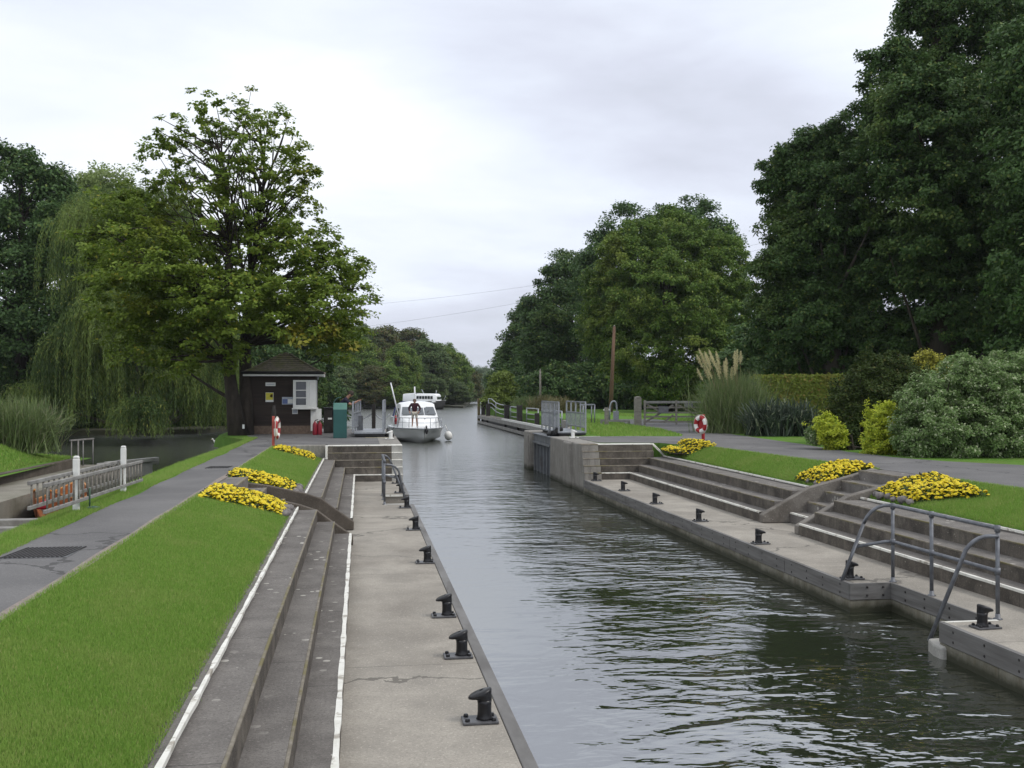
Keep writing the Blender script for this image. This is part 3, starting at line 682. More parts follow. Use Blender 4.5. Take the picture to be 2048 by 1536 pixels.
# ------------------------------------------------------------------ pipe handrails at the water notches
def arc_pts(a,b,c,n=6):
    a,b,c=map(lambda q:np.array(q,float),(a,b,c)); return [tuple((1-t)**2*a+2*t*(1-t)*b+t*t*c) for t in np.linspace(0,1,n)]
def recess_rail(label, xp, xw, y0, y1, posts, zt, mat):
    """xp: posts' line, xw: water edge; y0 far end, y1 near end"""
    root=empty('handrail',(xp,(y0+y1)/2,-1.1),label,'handrail','pipe handrails at the water notches')
    s=1 if xw>xp else -1; r=.026
    for y in posts:
        mb=MB(); mb.tube([(xp,y,-1.1),(xp,y,zt)],r,10); mb.lathe([(.055,0),(.055,.012),(.03,.02),(.03,.07)],(xp,y,-1.1),10)
        mb.tube([(xp,y,zt-.05),(xp,y,zt+.032)],.036,10); mb.tube([(xp,y,zt-.57),(xp,y,zt-.49)],.036,10)
        mb.build('post',mat,root)
    mb=MB(); yy=y0+.05
    pts=[(xw-s*.04,yy+.12,-1.1),(xw-s*.36,yy+.08,zt-.28)]+arc_pts((xw-s*.36,yy+.08,zt-.28),(xw-s*.46,yy+.04,zt+.02),(xp,y0,zt))+[(xp,y1,zt)]
    mb.tube(pts,r,10); mb.build('top_rail',mat,root)
    mb=MB(); mb.tube([(xw-s*.24,yy+.1,zt-.62),(xp+s*.1,y0+.02,zt-.535),(xp,y0,zt-.53),(xp,y1,zt-.53)],r*.95,10); mb.build('mid_rail',mat,root)
    mb=MB(); zz=zt-.1
    mb.tube([(xp,y1,zz)]+arc_pts((xp+s*.08,y1+.03,zz),(xp+s*.26,y1+.08,zz),(xp+s*.36,y1+.12,zz-.18))+[(xw-s*.02,y1+.34,-1.42)],r,10); mb.build('landing_rail',mat,root)
    return root
recess_rail('long grey pipe handrail with three posts round the notch in the right ledge',7.74,7.0,14.1,11.56,(14.08,13.05,11.58),.02,m_galv2)
recess_rail('looped dark pipe handrail on the left ledge, seen end on before the end steps',.60,1.22,27.6,25.5,(27.6,26.6,25.5),-.02,m_galv2)

# ------------------------------------------------------------------ flower beds
def blossoms(P, r):
    """low domes: 2 rings of 7"""
    n=len(P); r=np.asarray(r).reshape(-1,1); out=[]
    tilt=rng.normal(size=(n,3))*.25; Z=unit(np.array((0,0,1.))+tilt); X=unit(np.cross(Z,rng.normal(size=(n,3)))); Y=np.cross(Z,X)
    def ring(rad,h,k,off): a=2*pi*k/6+off; return P+r*(rad*(cos(a)*X+sin(a)*Y)+h*Z)
    for k in range(6):
        a0,a1=ring(1,0,k,0),ring(1,0,k+1,0); b0,b1=ring(.62,.5,k,.4),ring(.62,.5,k+1,.4); c=P+r*.62*Z
        out.append(np.stack([a0,a1,b1,b0],1)); out.append(np.stack([b0,b1,c,c*.5+b0*.5],1))
    return np.concatenate(out,1).reshape(-1,3)
def flower_bed(label, quad, n, zf, hump=.13, stones=None):
    q=np.array(quad,float); c=q.mean(0)
    root=empty('flower_bed',(c[0],c[1],zf(*c)),label,'flower bed','beds of yellow marigolds')
    def samp(k,inset=0):
        s,t=rng.random(k),rng.random(k)
        s=inset+s*(1-2*inset); t=inset+t*(1-2*inset)
        P=((1-s)*(1-t))[:,None]*q[0]+(s*(1-t))[:,None]*q[1]+(s*t)[:,None]*q[2]+((1-s)*t)[:,None]*q[3]
        h=np.array([zf(*p) for p in P])+hump*np.minimum(1,5*np.minimum(np.minimum(s,1-s),np.minimum(t,1-t))+.25)
        return np.c_[P,h]
    mb=MB(); N=8
    g=[[tuple((1-i/N)*((1-j/N)*q[0]+j/N*q[3])+i/N*((1-j/N)*q[1]+j/N*q[2])) for i in range(N+1)] for j in range(N+1)]
    mb.loft([[(p[0],p[1],zf(*p)+(.05 if 0<i<N and 0<j<N else -.03)) for i,p in enumerate(rw)] for j,rw in enumerate(g)]); mb.build('soil',m_soil,root)
    P=samp(int(n*4.5)); P[:,2]-=rng.uniform(-.03,.09,len(P))
    D=unit(rng.normal(size=P.shape)+np.array((0,0,.5))); S=unit(np.cross(D,rng.normal(size=P.shape)))
    o=npmesh('leaves',leafquads(P,D,S,rng.uniform(.05,.09,len(P)),.03*np.ones(len(P))),4,l_mari,root); o['kind']='stuff'
    P=samp(n); keep=rng.random(n)>.06*(.5+.5*np.sin(P[:,0]*9+P[:,1]*4)*np.sin(P[:,1]*7.3-P[:,0]*5)); P=P[keep]; n=len(P); P[:,2]+=rng.uniform(-.05,.055,n)
    o=npmesh('blossoms',blossoms(P,rng.uniform(.025,.052,n)),4,m_flower,root); o['kind']='stuff'
    for (x,y,r) in stones or ():
        mb=MB(); mb.ball((x,y,zf(x,y)+r*.3),r,8,6,(1,rng.uniform(.7,1.2),.7)); mb.v=[tuple(np.array(p)+rng.normal(size=3)*r*.11) for p in mb.v]; mb.build('stone',m_stonew,root)
    return root
zl=lambda x,y:zL(x,y); zr=lambda x,y:zR(x,y)
flower_bed('left marigold bed on the camera side of the narrow stairs',[(-2.55,17.0),(-1.28,17.5),(-1.28,18.78),(-2.55,18.75)],860,zl,.09,[(-1.27,17.6,.10),(-1.24,17.9,.09),(-1.30,18.25,.11),(-1.24,18.6,.09)])
flower_bed('left marigold bed just behind the narrow stairs',[(-2.6,21.08),(-1.35,21.1),(-1.35,22.6),(-2.6,22.1)],740,zl,.09,[(-1.3,21.25,.1),(-1.24,21.55,.09),(-1.28,21.9,.11),(-1.3,22.4,.1)])
flower_bed('small far marigold bed on the left lawn below the paved apron',[(-2.5,30.6),(-1.35,30.9),(-1.35,32.3),(-2.5,32.0)],460,zl,.09)
flower_bed('right marigold bed by the red lifebuoy, at the corner of the white line',[(9.6,30.8),(10.6,29.6),(10.7,31.5),(9.65,32.2)],620,lambda x,y:max(-.24,zR(x,y))+.02,.11)
flower_bed('right marigold bed tucked behind the stairs with pale wall',[(9.95,20.97),(11.1,20.97),(10.95,22.2),(9.95,22.5)],740,lambda x,y:zR(x,y)+.02,.15,[(9.97,21.05,.09),(9.96,21.4,.07),(9.98,21.8,.08)])
flower_bed('largest right marigold bed, on the camera side of the stairs, edged with dark stones',[(9.98,17.5),(10.75,16.3),(11.2,18.85),(9.98,18.88)],900,lambda x,y:min(zR(x,y),.0)+.02,.15,[(9.96,17.5,.08),(9.97,17.75,.11),(9.95,18.05,.07),(9.98,18.3,.1),(9.95,18.55,.11),(10.0,18.8,.08)])

# ------------------------------------------------------------------ left strip: rack posts, ladders, drain covers
for (x,y,l) in ((-3.98,15.3,'white square post at the near end of the ladder rack'),(-3.93,18.0,'white square post at the far end of the ladder rack')):
    mb=MB(); mb.box(x-.042,x+.042,y-.042,y+.042,-.05,.74); mb.prism([(x-.042,.741),(x+.042,.741),(x+.03,.78),(x-.03,.78)],'y',y-.04,y+.04)
    tag(mb.build('rack_post',m_wpaint,bevel=.012),l,'post','white rack posts')
def ladder(label,x,y0,y1,z0,z1,sl,wood):
    root=empty('ladder',(x,(y0+y1)/2,z0),label,'ladder','ladders hung on the white posts')
    f=lambda y,z:z+sl*(y-y0)
    for z in (z0,z1):
        mb=MB(); mb.bar((x,y0,f(y0,z)),(x,y1,f(y1,z)),.04,.05); mb.build('side_rail',m_timberh,root,bevel=.008)
    n=int((y1-y0)/.235)
    for k in range(n):
        y=y0+.12+k*(y1-y0-.2)/(n-1)
        mb=MB(); mb.tube([(x,y,f(y,z0)),(x,y,f(y,z1))],.014,7); mb.build('rung',m_timber,root)
    return root
ladder('grey wooden ladder hung on edge on the path side of the white posts',-3.89,13.5,19.3,.19,.52,-.016,m_timberh)
ladder('second grey ladder hung behind the first, on the channel side of the white posts',-4.045,13.4,18.6,.25,.56,-.012,m_timberh)
mb=MB(); mb.tube([(-3.86,15.55,0),(-3.86,15.55,.3)],.012,6); mb.lathe([(.0,0),(.10,.004),(.09,.03),(.02,.045)],(-3.8,15.5,.0),10)
tag(mb.build('water_tap',MT('dull green iron',(.05,.11,.07),rough=.6,world=False)),'thin dark green standpipe by the near rack post','standpipe')
def cover(label,x0,x1,y0,y1,bars):
    root=empty('drain_cover',((x0+x1)/2,(y0+y1)/2,.004),label,'drain cover')
    mb=MB(); mb.box(x0,x1,y0,y1,-.02,.0075); mb.build('frame',m_plate,root)
    mb=MB()
    for k in range(bars):
        xx=x0+.03+(x1-x0-.06)*k/(bars-1); mb.bar((xx-.03,y0+.03,.011),(xx+.03,y1-.03,.011),.022,.008)
    mb.build('grating',m_bolt,root)
cover('wide iron grating across the left path, near the photo edge',-3.6,-2.95,11.0,11.75,14)
cover('slim dark drain cover set in the left path, past the ladder rack',-3.35,-2.85,23.2,23.8,8)

# ------------------------------------------------------------------ rowing channel, island, far bank on the left
mb=MB(); mb.prism([(-8.35,12),(-8.4,26),(-8.35,30),(-8.75,36),(-9.0,38.4),(-10.2,38.4),(-10.3,30),(-10.6,12)],'z',-3,-.93); structure(mb.build('pavement',MT('channel path concrete',(.25,.235,.195),(.19,.175,.145),1.2,.9,.6,40,c3=(.12,.115,.08),s3=.5)))
mb=MB()
for a,b in (((-10.3,12),(-10.12,30)),((-10.12,30),(-9.75,37.6))): mb.bar((a[0],a[1],-.8),(b[0],b[1],-.8),.22,.34)
tag(mb.build('edging_wall',m_wall_l,bevel=.02),'low dark edging wall between the mown island and the channel path','wall')
def zI(x,y):
    t=np.clip((-10.2+.45*np.clip((y-29)/8,0,1)-x)/1.9,0,1); t=t*t*(3-2*t)
    e=np.clip((38.8-y)/5.5,0,1); e=e*e*(3-2*e)
    return float(-.66+ (.84*t)*(.15+.85*e) + .10*(e-1))
mb=MB(); mb.grid(np.r_[np.linspace(-40,-14,12),np.linspace(-13.5,-9.75,26)],np.linspace(10,39.6,34),zI); structure(mb.build('lawn',m_turf))
# concrete weir arms beyond the island
mb=MB(); mb.prism([(-9.6,39.6),(-9.2,38.2),(-7.95,41.4),(-8.3,42.2)],'z',-3,-.96); mb.bar((-9.0,38.5,-.92),(-7.85,41.7,-.96),.22,.16); mb.bar((-9.3,39.6,-1.08),(-8.0,42.3,-1.1),.3,.2)
tag(mb.build('weir_wall',m_pale,bevel=.03),'pale concrete weir arm reaching into the dark side channel','wall')
root=empty('guard_rail',(-10.1,37.6,-.9),'small grey guard rail standing at the tip of the mown island','railing')
mb=MB(); A=np.array(PX(140,881,37.2));B=np.array(PX(187,877,38.6)); mb.bar(A,B,.06,.05); mb.build('top_rail',m_timberh,root)
for t in (.06,.34,.55,.98):
    p=A+(B-A)*t; mb=MB(); mb.tube([(p[0],p[1],-1.0),(p[0],p[1],p[2])],.03 if t in (.34,) else .022,7); mb.build('post',m_timberh,root)
# wooden skiff
def skiff(label, c, rz, L=4.6, B=1.25):
    root=empty('rowing_boat',(c[0],c[1],WZ),label,'rowing boat'); out=MB(); inn=MB(); rim=MB()
    N=16; so=[];si=[];rp=[];rq=[]
    for i in range(N+1):
        t=i/N; b=B/2*math.sin(pi*min(1,(t+.02)/1.0*.93+.03))**.75*(1 if t<.9 else .9); b=max(b,.02)
        sh=.42+.34*(2*t-1)**2*(1.25 if t<.5 else .8); keel=-.12+.30*max(0,abs(2*t-1)-.75)*1.6
        y=(t-.5)*L
        pr=[(-b,sh),(-b*.97,sh*.6),(-b*.72,sh*.18+keel*.5),(-b*.3,keel+.03),(0,keel),(b*.3,keel+.03),(b*.72,sh*.18+keel*.5),(b*.97,sh*.6),(b,sh)]
        so.append([(x,y,z) for x,z in pr]); si.append([(x*.93,y*.985,z+.03 if k not in (0,8) else z) for k,(x,z) in enumerate(pr)])
        rp.append((-b,y,sh)); rq.append((b,y,sh))
    out.loft(so); inn.loft(si); rim.tube(rp,.028,6); rim.tube(rq,.028,6)
    root.rotation_euler=(0,0,rz)
    out.build('hull',m_varn,root,local=True); inn.build('lining',MT('oiled wood',(.36,.13,.04),(.26,.08,.03),6,.4,world=False),root,local=True); rim.build('gunwale',MT('orange varnish',(.50,.21,.05),(.42,.16,.04),6,.3,world=False),root,local=True)
    for y in (-1.1,0.0,1.0):
        mb=MB(); mb.box(-.56,.56,y-.13,y+.13,.27,.30); mb.build('thwart',m_varn,root,local=True,bevel=.01)
    for y in (-1.35,-.25,):
        mb=MB(); mb.box(-.42,.42,y-.2,y+.16,.30,.40); mb.build('cushion',m_cush,root,local=True,bevel=.03)
    return root
skiff('varnished red rowing skiff with red cushions moored by the channel path',(-7.72,28.3,0),RAD(3),4.4,1.12)
# timber stage at the left edge
root=empty('landing_stage',(-6.6,21,-1.3),'low landing stage of ochre planks and grey beams at the left edge','landing stage')
for y in (22.6,21.3,19.9):
    mb=MB(); mb.box(-8.4,-4.5,y-.12,y+.12,-1.3,-.96); mb.build('beam',m_timberh,root,bevel=.02)
for y in (21.95,20.7):
    mb=MB(); 
    for k in range(3): mb.box(-8.4,-5.4+.2*k,y-.45+.3*k,y-.18+.3*k,-1.24,-1.20)
    mb.build('planking',m_plank,root,bevel=.01)
mb=MB(); mb.bar((-6.9,20,-1.08),(-6.2,22.6,-1.08),.14,.1); mb.build('brace',m_timber,root)
mb=MB(); mb.box(-4.7,-4.5,22.45,22.75,-1.5,-.75); mb.build('post',m_timberh,root,bevel=.02)
# duck
x,y,z=G(435,887,WZ)
root=empty('duck',(x,y,WZ),'white duck swimming in the dark side channel','duck')
mb=MB(); 
prof=[(-.30,.10,.015),(-.26,.105,.06),(-.16,.10,.12),(0,.09,.15),(.14,.09,.13),(.20,.12,.09),(.235,.17,.058),(.25,.23,.048),(.272,.275,.055),(.305,.28,.05),(.335,.268,.026),(.39,.26,.016),(.40,.258,.004)]
secs=[[(x-px,y+r*.9*cos(2*pi*k/10),WZ+pz+r*(.8 if px<.2 else 1)*sin(2*pi*k/10)) for k in range(10)] for px,pz,r in prof]
mb.loft(secs,closed=True); mb.build('body',m_swan,root)
mb=MB(); mb.loft([[(x-px,y+r*1.2*cos(2*pi*k/8),WZ+pz+r*.6*sin(2*pi*k/8)) for k in range(8)] for px,pz,r in ((.34,.266,.022),(.375,.26,.022),(.402,.257,.008))],closed=True); mb.build('beak',m_flower,root)

# ------------------------------------------------------------------ lock hut
hx0,hx1,hy0,hy1=-4.22,-1.76,41.35,43.75
hut=empty('lock_hut',((hx0+hx1)/2,(hy0+hy1)/2,0),'small dark brown weatherboarded lock keeper hut with hipped mossy roof','hut')
mb=MB(); mb.box(hx0-.03,hx1+.03,hy0-.03,hy1+.03,-.1,.33); mb.build('plinth',m_brick,hut,bevel=.01)
mb=MB(); mb.box(hx0+.03,hx1-.03,hy0+.03,hy1-.03,.33,2.32)
nz=13
for k in range(nz):
    z=.33+k*(2.3-.33)/nz; h=(2.3-.33)/nz
    for pts in ([(hx0,hy0),(hx1,hy0)],[(hx1,hy0),(hx1,hy1)],[(hx1,hy1),(hx0,hy1)],[(hx0,hy1),(hx0,hy0)]):
        (xa,ya),(xb,yb)=pts; d=np.array((xb-xa,yb-ya)); d=d/np.linalg.norm(d); n=np.array((d[1],-d[0]))
        def pt(p,o,zz): return (p[0]+n[0]*o,p[1]+n[1]*o,zz)
        a,b=(xa,ya),(xb,yb)
        mb._add([pt(a,.022,z),pt(b,.022,z),pt(b,-.012,z+h),pt(a,-.012,z+h),pt(a,-.02,z),pt(b,-.02,z)],[(0,1,2,3),(4,5,1,0)])
mb.build('wall',m_wboard,hut)
ez=2.33; ov=.30; ax,ay=(-2.98),(42.5)
e=[(hx0-ov,hy0-ov),(hx1+ov,hy0-ov),(hx1+ov,hy1+ov),(hx0-ov,hy1+ov)]
mb=MB(); 
def hip(z0,z1,grow,flare=True):
    out=[]
    for t in np.linspace(0,1,9):
        s=1-t*.88; zz=z0+(z1-z0)*(t**1.12)
        out.append([(ax+(px-ax)*s,ay+(py-ay)*s,zz) for px,py in e])
    return out
S=hip(ez+.09,3.17,0); mb.loft(S,closed=True,smooth=False); mb._add(S[0],[(3,2,1,0)]); mb._add(S[-1],[(0,1,2,3)])
for px,py in e:                        # hip tiles
    mb.tube([(ax+(px-ax)*(1-t*.88),ay+(py-ay)*(1-t*.88),ez+.10+(3.17-ez-.09)*(t**1.12)) for t in np.linspace(0,1,9)],.05,6)
rf=mb.build('roof',m_roof,hut)
mb=MB(); mb.ball((ax,ay,3.18),.12,8,6,(1.3,1.3,.7)); mb.build('finial',m_roof,rf)
mb=MB()
mb.bar((e[0][0]+.0,e[0][1]+.03,ez+.02),(e[1][0],e[1][1]+.03,ez+.02),.035,.13); mb.bar((e[1][0]-.03,e[1][1]+.05,ez+.02),(e[2][0]-.03,e[2][1],ez+.02),.035,.13)
mb.bar((e[2][0],e[2][1]-.03,ez+.02),(e[3][0],e[3][1]-.03,ez+.02),.035,.13); mb.bar((e[3][0]+.03,e[3][1]-.05,ez+.02),(e[0][0]+.03,e[0][1]+.05,ez+.02),.035,.13)
mb.build('fascia',m_wpaint,hut)
mb=MB(); mb.tube([(hx0-ov-.05,hy0-ov-.06,ez+.085),(hx1+ov+.05,hy0-ov-.06,ez+.085)],.055,8); mb.build('gutter',m_black2,hut)
# corner bay window
wx0,wx1,wy0,wz0,wz1=-2.60,-1.72,41.05,1.03,2.13
bay=MB(); bay.box(wx0,wx1,wy0,hy0-.01,wz0,wz0+.07); bay.box(wx0,wx1,wy0,hy0-.01,wz1-.07,wz1); bay.box(wx0,wx0+.06,wy0,hy0-.01,wz0+.07,wz1-.07)
bay.box(wx1-.33,wx1-.26,wy0,wy0+.05,wz0+.07,wz1-.07); bay.box(hx1+.024,wx1,wy0+.21,42.3,wz0+.003,wz1-.003); bay.box(wx1-.05,wx1,wy0+.011,wy0+.208,wz0+.071,wz1-.071)
bay.box(wx0+.063,wx1-.333,wy0+.002,wy0+.045,wz0+.072,wz0+.12); bay.box(wx0+.063,wx0+.11,wy0+.002,wy0+.045,wz0+.121,wz1-.072); bay.box(wx1-.38,wx1-.333,wy0+.002,wy0+.045,wz0+.121,wz1-.072)
for k in (1,2):
    z=wz0+.1+(wz1-wz0-.2)*k/3; bay.box(wx0+.11,wx1-.38,wy0+.004,wy0+.045,z-.018,z+.018)
bw=bay.build('window',m_wpaint,hut,bevel=.006)
mb=MB(); mb.box(wx0+.065,wx1-.34,wy0+.05,wy0+.07,wz0+.08,wz1-.08); mb.build('pane',m_glass,bw)
mb=MB(); mb.box(wx1-.255,wx1-.002,wy0+.004,wy0+.03,wz0+.075,wz1-.075); mb.build('side_panel',m_wpaint,bw)
mb=MB(); mb.box(wx0-.04,wx1+.05,wy0-.05,hy0-.02,wz0-.05,wz0-.003); mb.box(hx1+.025,wx1+.05,hy0-.018,42.32,wz0-.05,wz0-.003); mb.build('sill',m_wpaint,bw,bevel=.006)
mb=MB(); mb.box(hx1-.17,hx1+.03,hy0-.07,hy0-.024,.12,wz0-.055); mb.box(hx1+.024,hx1+.06,hy0-.07,hy0+.25,.12,wz0-.055); mb.build('corner_board',m_wpaint,hut,bevel=.008)
mb=MB(); mb.tube([(hx1+.12,hy0-.1,ez),(hx1+.12,hy0-.1,wz1+.02)],.03,7); mb.build('downpipe',m_galv,hut)
def sign(label,u0,u1,v0,v1,cols):
    a=PX(u0,v1,hy0-.045); b=PX(u1,v0,hy0-.045)
    root=empty('notice',(a[0],hy0-.03,a[2]),label,'notice','notices on the hut wall')
    mb=MB(); mb.box(a[0],b[0],hy0-.05,hy0-.022,a[2],b[2]); mb.build('board',cols[0],root,bevel=.004)
    for (s0,s1,t0,t1,m) in cols[1:]:
        mb=MB(); w=b[0]-a[0]; h=b[2]-a[2]; mb.box(a[0]+w*s0,a[0]+w*s1,hy0-.054,hy0-.0505,a[2]+h*t0,a[2]+h*t1); mb.build('printed_panel',m,root)
    return root
my=MT('notice yellow',(.62,.55,.05),rough=.5,world=False); mbl=MT('notice blue',(.12,.17,.36),rough=.5,world=False); mgr=MT('notice grey',(.42,.45,.5),(.3,.33,.4),30,.5,world=False); mtx=MT('notice print',(.25,.25,.25),rough=.6,world=False)
sign('narrow white name board high on the hut wall',531,551,765,772,[m_wpaint,(.1,.9,.38,.62,mgr)])
sign('yellow notice with white lower edge on the hut wall',531,547,785,804,[m_wpaint,(.04,.96,.22,.97,my),(.6,.9,.5,.8,m_orange)])
sign('pale blue and white notice beside the hut window',564,587,794,809,[mgr,(.05,.48,.1,.72,mbl),(.52,.95,.15,.7,m_wpaint)])
sign('small white notice below the hut window',584.5,595.5,817,828,[m_wpaint,(.1,.9,.1,.9,mgr)])

# things on the left apron
root=empty('control_pedestal',(-.71,37.6,0),'tall green steel lock control pedestal with a sloping pale top','control box')
mb=MB(); mb.box(-.95,-.47,37.4,37.85,0,1.03); mb.build('cabinet',m_green,root,bevel=.02)
mb=MB(); mb.prism([(37.39,1.03),(37.86,1.03),(37.86,1.27),(37.72,1.27)],'x',-.955,-.465); mb.build('lid',m_greenl,root,bevel=.015)
mb=MB(); mb.tube([(-.71+.24*cos(a),37.9,1.2+.27*sin(a)) for a in np.linspace(pi*.45,pi,12)],.012,6); mb.build('hoop',m_greenl,root)
root=empty('litter_bin',(-1.2,42.2,0),'dark square litter bin with white band beyond the hut','bin')
mb=MB(); mb.box(-1.45,-.95,42,42.5,.02,.98); mb.build('body',m_darktimber,root,bevel=.02)
mb=MB(); mb.box(-1.28,-1.12,41.985,41.999,.55,.62); mb.build('label_plate',m_wpaint,root)
mb=MB(); mb.box(-1.48,-.92,41.97,42.53,.981,1.04); mb.build('rim',m_black2,root,bevel=.01)
root=empty('fire_point',(-1.62,40.3,0),'red fire extinguishers standing at the hut corner','fire extinguisher')
for x in (-1.72,-1.54):
    mb=MB(); mb.lathe([(.085,0),(.092,.03),(.092,.40),(.06,.47),(.025,.50),(.025,.55)],(x,40.3,0),12); mb.build('cylinder',m_redd,root)
mb=MB(); mb.bar((-1.72,40.3,.56),(-1.6,40.26,.60),.03,.03); mb.bar((-1.54,40.3,.56),(-1.42,40.26,.60),.03,.03); mb.build('handle',m_black2,root)
root=empty('marker_board',(-1.58,40.7,0),'white marker board on a stake behind the red extinguishers','board')
mb=MB(); mb.box(-1.70,-1.50,41.0,41.04,.52,1.0); mb.build('board',m_wpaint,root,bevel=.006)
mb=MB(); mb.box(-1.62,-1.58,41.045,41.08,0,.95); mb.build('stake',m_timber,root)
mb=MB(); x,y,z=PX(548,876,38.8); mb.lathe([(.07,0),(.07,.25),(.085,.26),(.085,1.0),(.06,1.03),(.06,1.14),(.02,1.17)],(x,y,0),12)
tag(mb.build('service_post',[m_darktimber]),'dark round service post in front of the hut wall','post')

# lifebuoys
def lifebuoy(label,x,y,rz,zc,R,r,post_m):
    root=empty('lifebuoy',(x,y,0),label,'lifebuoy','lifebuoys on posts')
    root.rotation_euler=(0,0,rz)
    mb=MB(); mb.box(-.045,.045,.06,.13,0,zc+R+.1); mb.build('post',post_m,root,local=True,bevel=.01)
    mb=MB(); n=40
    for i in range(n):
        a=2*pi*i/n; a2=2*pi*(i+1)/n
        mb.mi=1 if (i//5)%2==0 else 0
        secs=[[((R+r*cos(w))*cos(q),-.02+r*.8*sin(w),zc+(R+r*cos(w))*sin(q)) for w in np.linspace(0,2*pi,11)[:-1]] for q in (a,a2)]
        mb.loft(secs,closed=True)
    mb.build('ring',[m_orange if zc<.55 else m_red,m_swan],root,local=True)
    mb=MB(); mb.tube([((R+r+.012)*cos(a)*(1+.05*abs(sin(2*a))),-.02,zc+(R+r+.012)*sin(a)*(1+.05*abs(sin(2*a)))) for a in np.linspace(0,2*pi,33)],.012,6); mb.build('grab_line',m_cream,root,local=True)
    mb=MB(); mb.box(-.2,.2,.03,.06,zc-.16,zc+.2); mb.build('backing',post_m,root,local=True)
x,y,z=G(553,893,0); lifebuoy('faded red and white lifebuoy seen edge on by the far left marigold bed',x,y,RAD(85),.56,.27,.07,m_orange)
x,y,z=G(1402,885,0); lifebuoy('bright red and white lifebuoy on a post beside the right hand path',x,y,RAD(-66),.60,.225,.072,m_red)
# ------------------------------------------------------------------ lock gates
def rail_panel(root, a, b, z0, z1, nposts, bars_low, bars_full, mat):
    a=np.array(a,float); b=np.array(b,float); zm=z0+(z1-z0)*.62; zl=z0+.16
    pan=MB()
    for z in (z1,zm,zl): pan.bar((*a,z),(*b,z),.045,.045)
    for k in range(nposts):
        p=a+(b-a)*k/(nposts-1); pan.box(p[0]-.028,p[0]+.028,p[1]-.028,p[1]+.028,z0,z1-.022)
    for k in range(bars_low):
        p=a+(b-a)*(k+.5)/bars_low; pan.box(p[0]-.012,p[0]+.012,p[1]-.012,p[1]+.012,zl+.02,zm-.022)
    for k in range(bars_full):
        p=a+(b-a)*(k+.5)/bars_full; pan.box(p[0]-.012,p[0]+.012,p[1]-.012,p[1]+.012,zm+.022,z1-.022)
    return pan.build('railing',mat,root)
m_steel=MT('gate steel',(.20,.215,.235),(.14,.15,.165),3,.55,.3,30,metal=.3,world=False,streak=(.09,.085,.08),c3=(.12,.10,.085),s3=1.5,r3=(.6,.75))
g=empty('lock_gate',(7.6,39.6,0),'open right lock gate with ribbed steel leaf, walkway and two railings','lock gate','lock gates')
mb=MB(); mb.box(7.17,7.34,37.75,41.5,-3,-.30); mb.build('leaf',MT('gate plate',(.035,.038,.044),(.02,.022,.026),3,.6,world=False),g)
for k in range(6):
    y=37.85+k*.70; mb=MB(); mb.box(7.04,7.165,y-.055,y+.055,-3,-.42); mb.build('rib',m_steel,g,bevel=.008)
mb=MB(); mb.box(7.0,7.36,37.72,41.52,-.41,-.33); mb.box(7.06,7.36,37.74,41.5,-.329,-.06); mb.box(7.0,7.38,37.7,41.53,-.059,-.01); mb.build('head_beam',m_steel,g,bevel=.01)
mb=MB(); mb.box(7.40,8.5,38.05,41.7,.10,.16); mb.build('walkway',m_galv,g,bevel=.01)
mb=MB(); mb.box(7.45,8.46,38.0,41.65,.03,.095); mb.build('underside_shade',m_black2,g)  # black box painting the shade in the gap under the walkway
rail_panel(g,(7.42,38.0),(7.42,41.6),.161,1.28,5,22,16,m_galv); rail_panel(g,(8.45,38.0),(8.45,41.6),.161,1.28,5,20,0,m_galv)
mb=MB(); mb.tube([(7.25,38.1,.08),(7.6,38.7,.22),(7.62,39.6,.26)],.13,10); mb.ball((7.3,38.5,.05),.26,10,6,(1,1.5,.6)); mb.build('gear',m_black2,g)
mb=MB(); mb.box(7.30,7.38,38.4,38.6,.0,.98); mb.box(7.22,7.30,39.0,39.08,0,.72); mb.build('paddle_rod',m_galv,g)
g=empty('lock_gate',(.6,39.6,0),'open left lock gate with steel walkway and railings in front of the white cruiser','lock gate','lock gates')
mb=MB(); mb.box(1.05,1.2,37.75,41.5,-3,-.05); mb.build('leaf',m_steel,g)
mb=MB(); mb.box(-.22,.94,38.05,41.6,.12,.19); mb.build('walkway',m_galv,g,bevel=.01)
mb=MB(); mb.box(-.18,.9,38.0,41.5,.03,.115); mb.build('underside_shade',m_black2,g)  # black block standing in for the shadow beneath this deck
rail_panel(g,(-.26,38.0),(.02,41.5),.19,1.30,4,10,5,m_galv); rail_panel(g,(.84,38.0),(1.0,41.5),.19,1.34,5,20,14,m_galv)
mb=MB(); mb.ball((1.08,38.3,.05),.22,10,6,(.8,1.5,.8)); mb.tube([(1.05,38.4,.1),(1.08,40.2,.22)],.07,8); mb.build('gear',m_black2,g)
mb=MB(); mb.box(-.12,.12,40.3,40.6,.19,.75); mb.build('control_box',m_steel,g,bevel=.02)
root=empty('chain_post',(.58,44.2,0),'dark timber post carrying a slack chain beyond the left gate','post')
mb=MB(); mb.box(.5,.66,44.1,44.28,0,1.15); mb.build('post',m_darktimber,root,bevel=.015)
mb=MB()
for (x0,x1) in ((-.6,.5),(.66,1.25)):
    mb.tube([(x0+(x1-x0)*t,44.2,.72-.22*sin(pi*t)) for t in np.linspace(0,1,9)],.02,5)
mb.build('chain',m_galv,root)

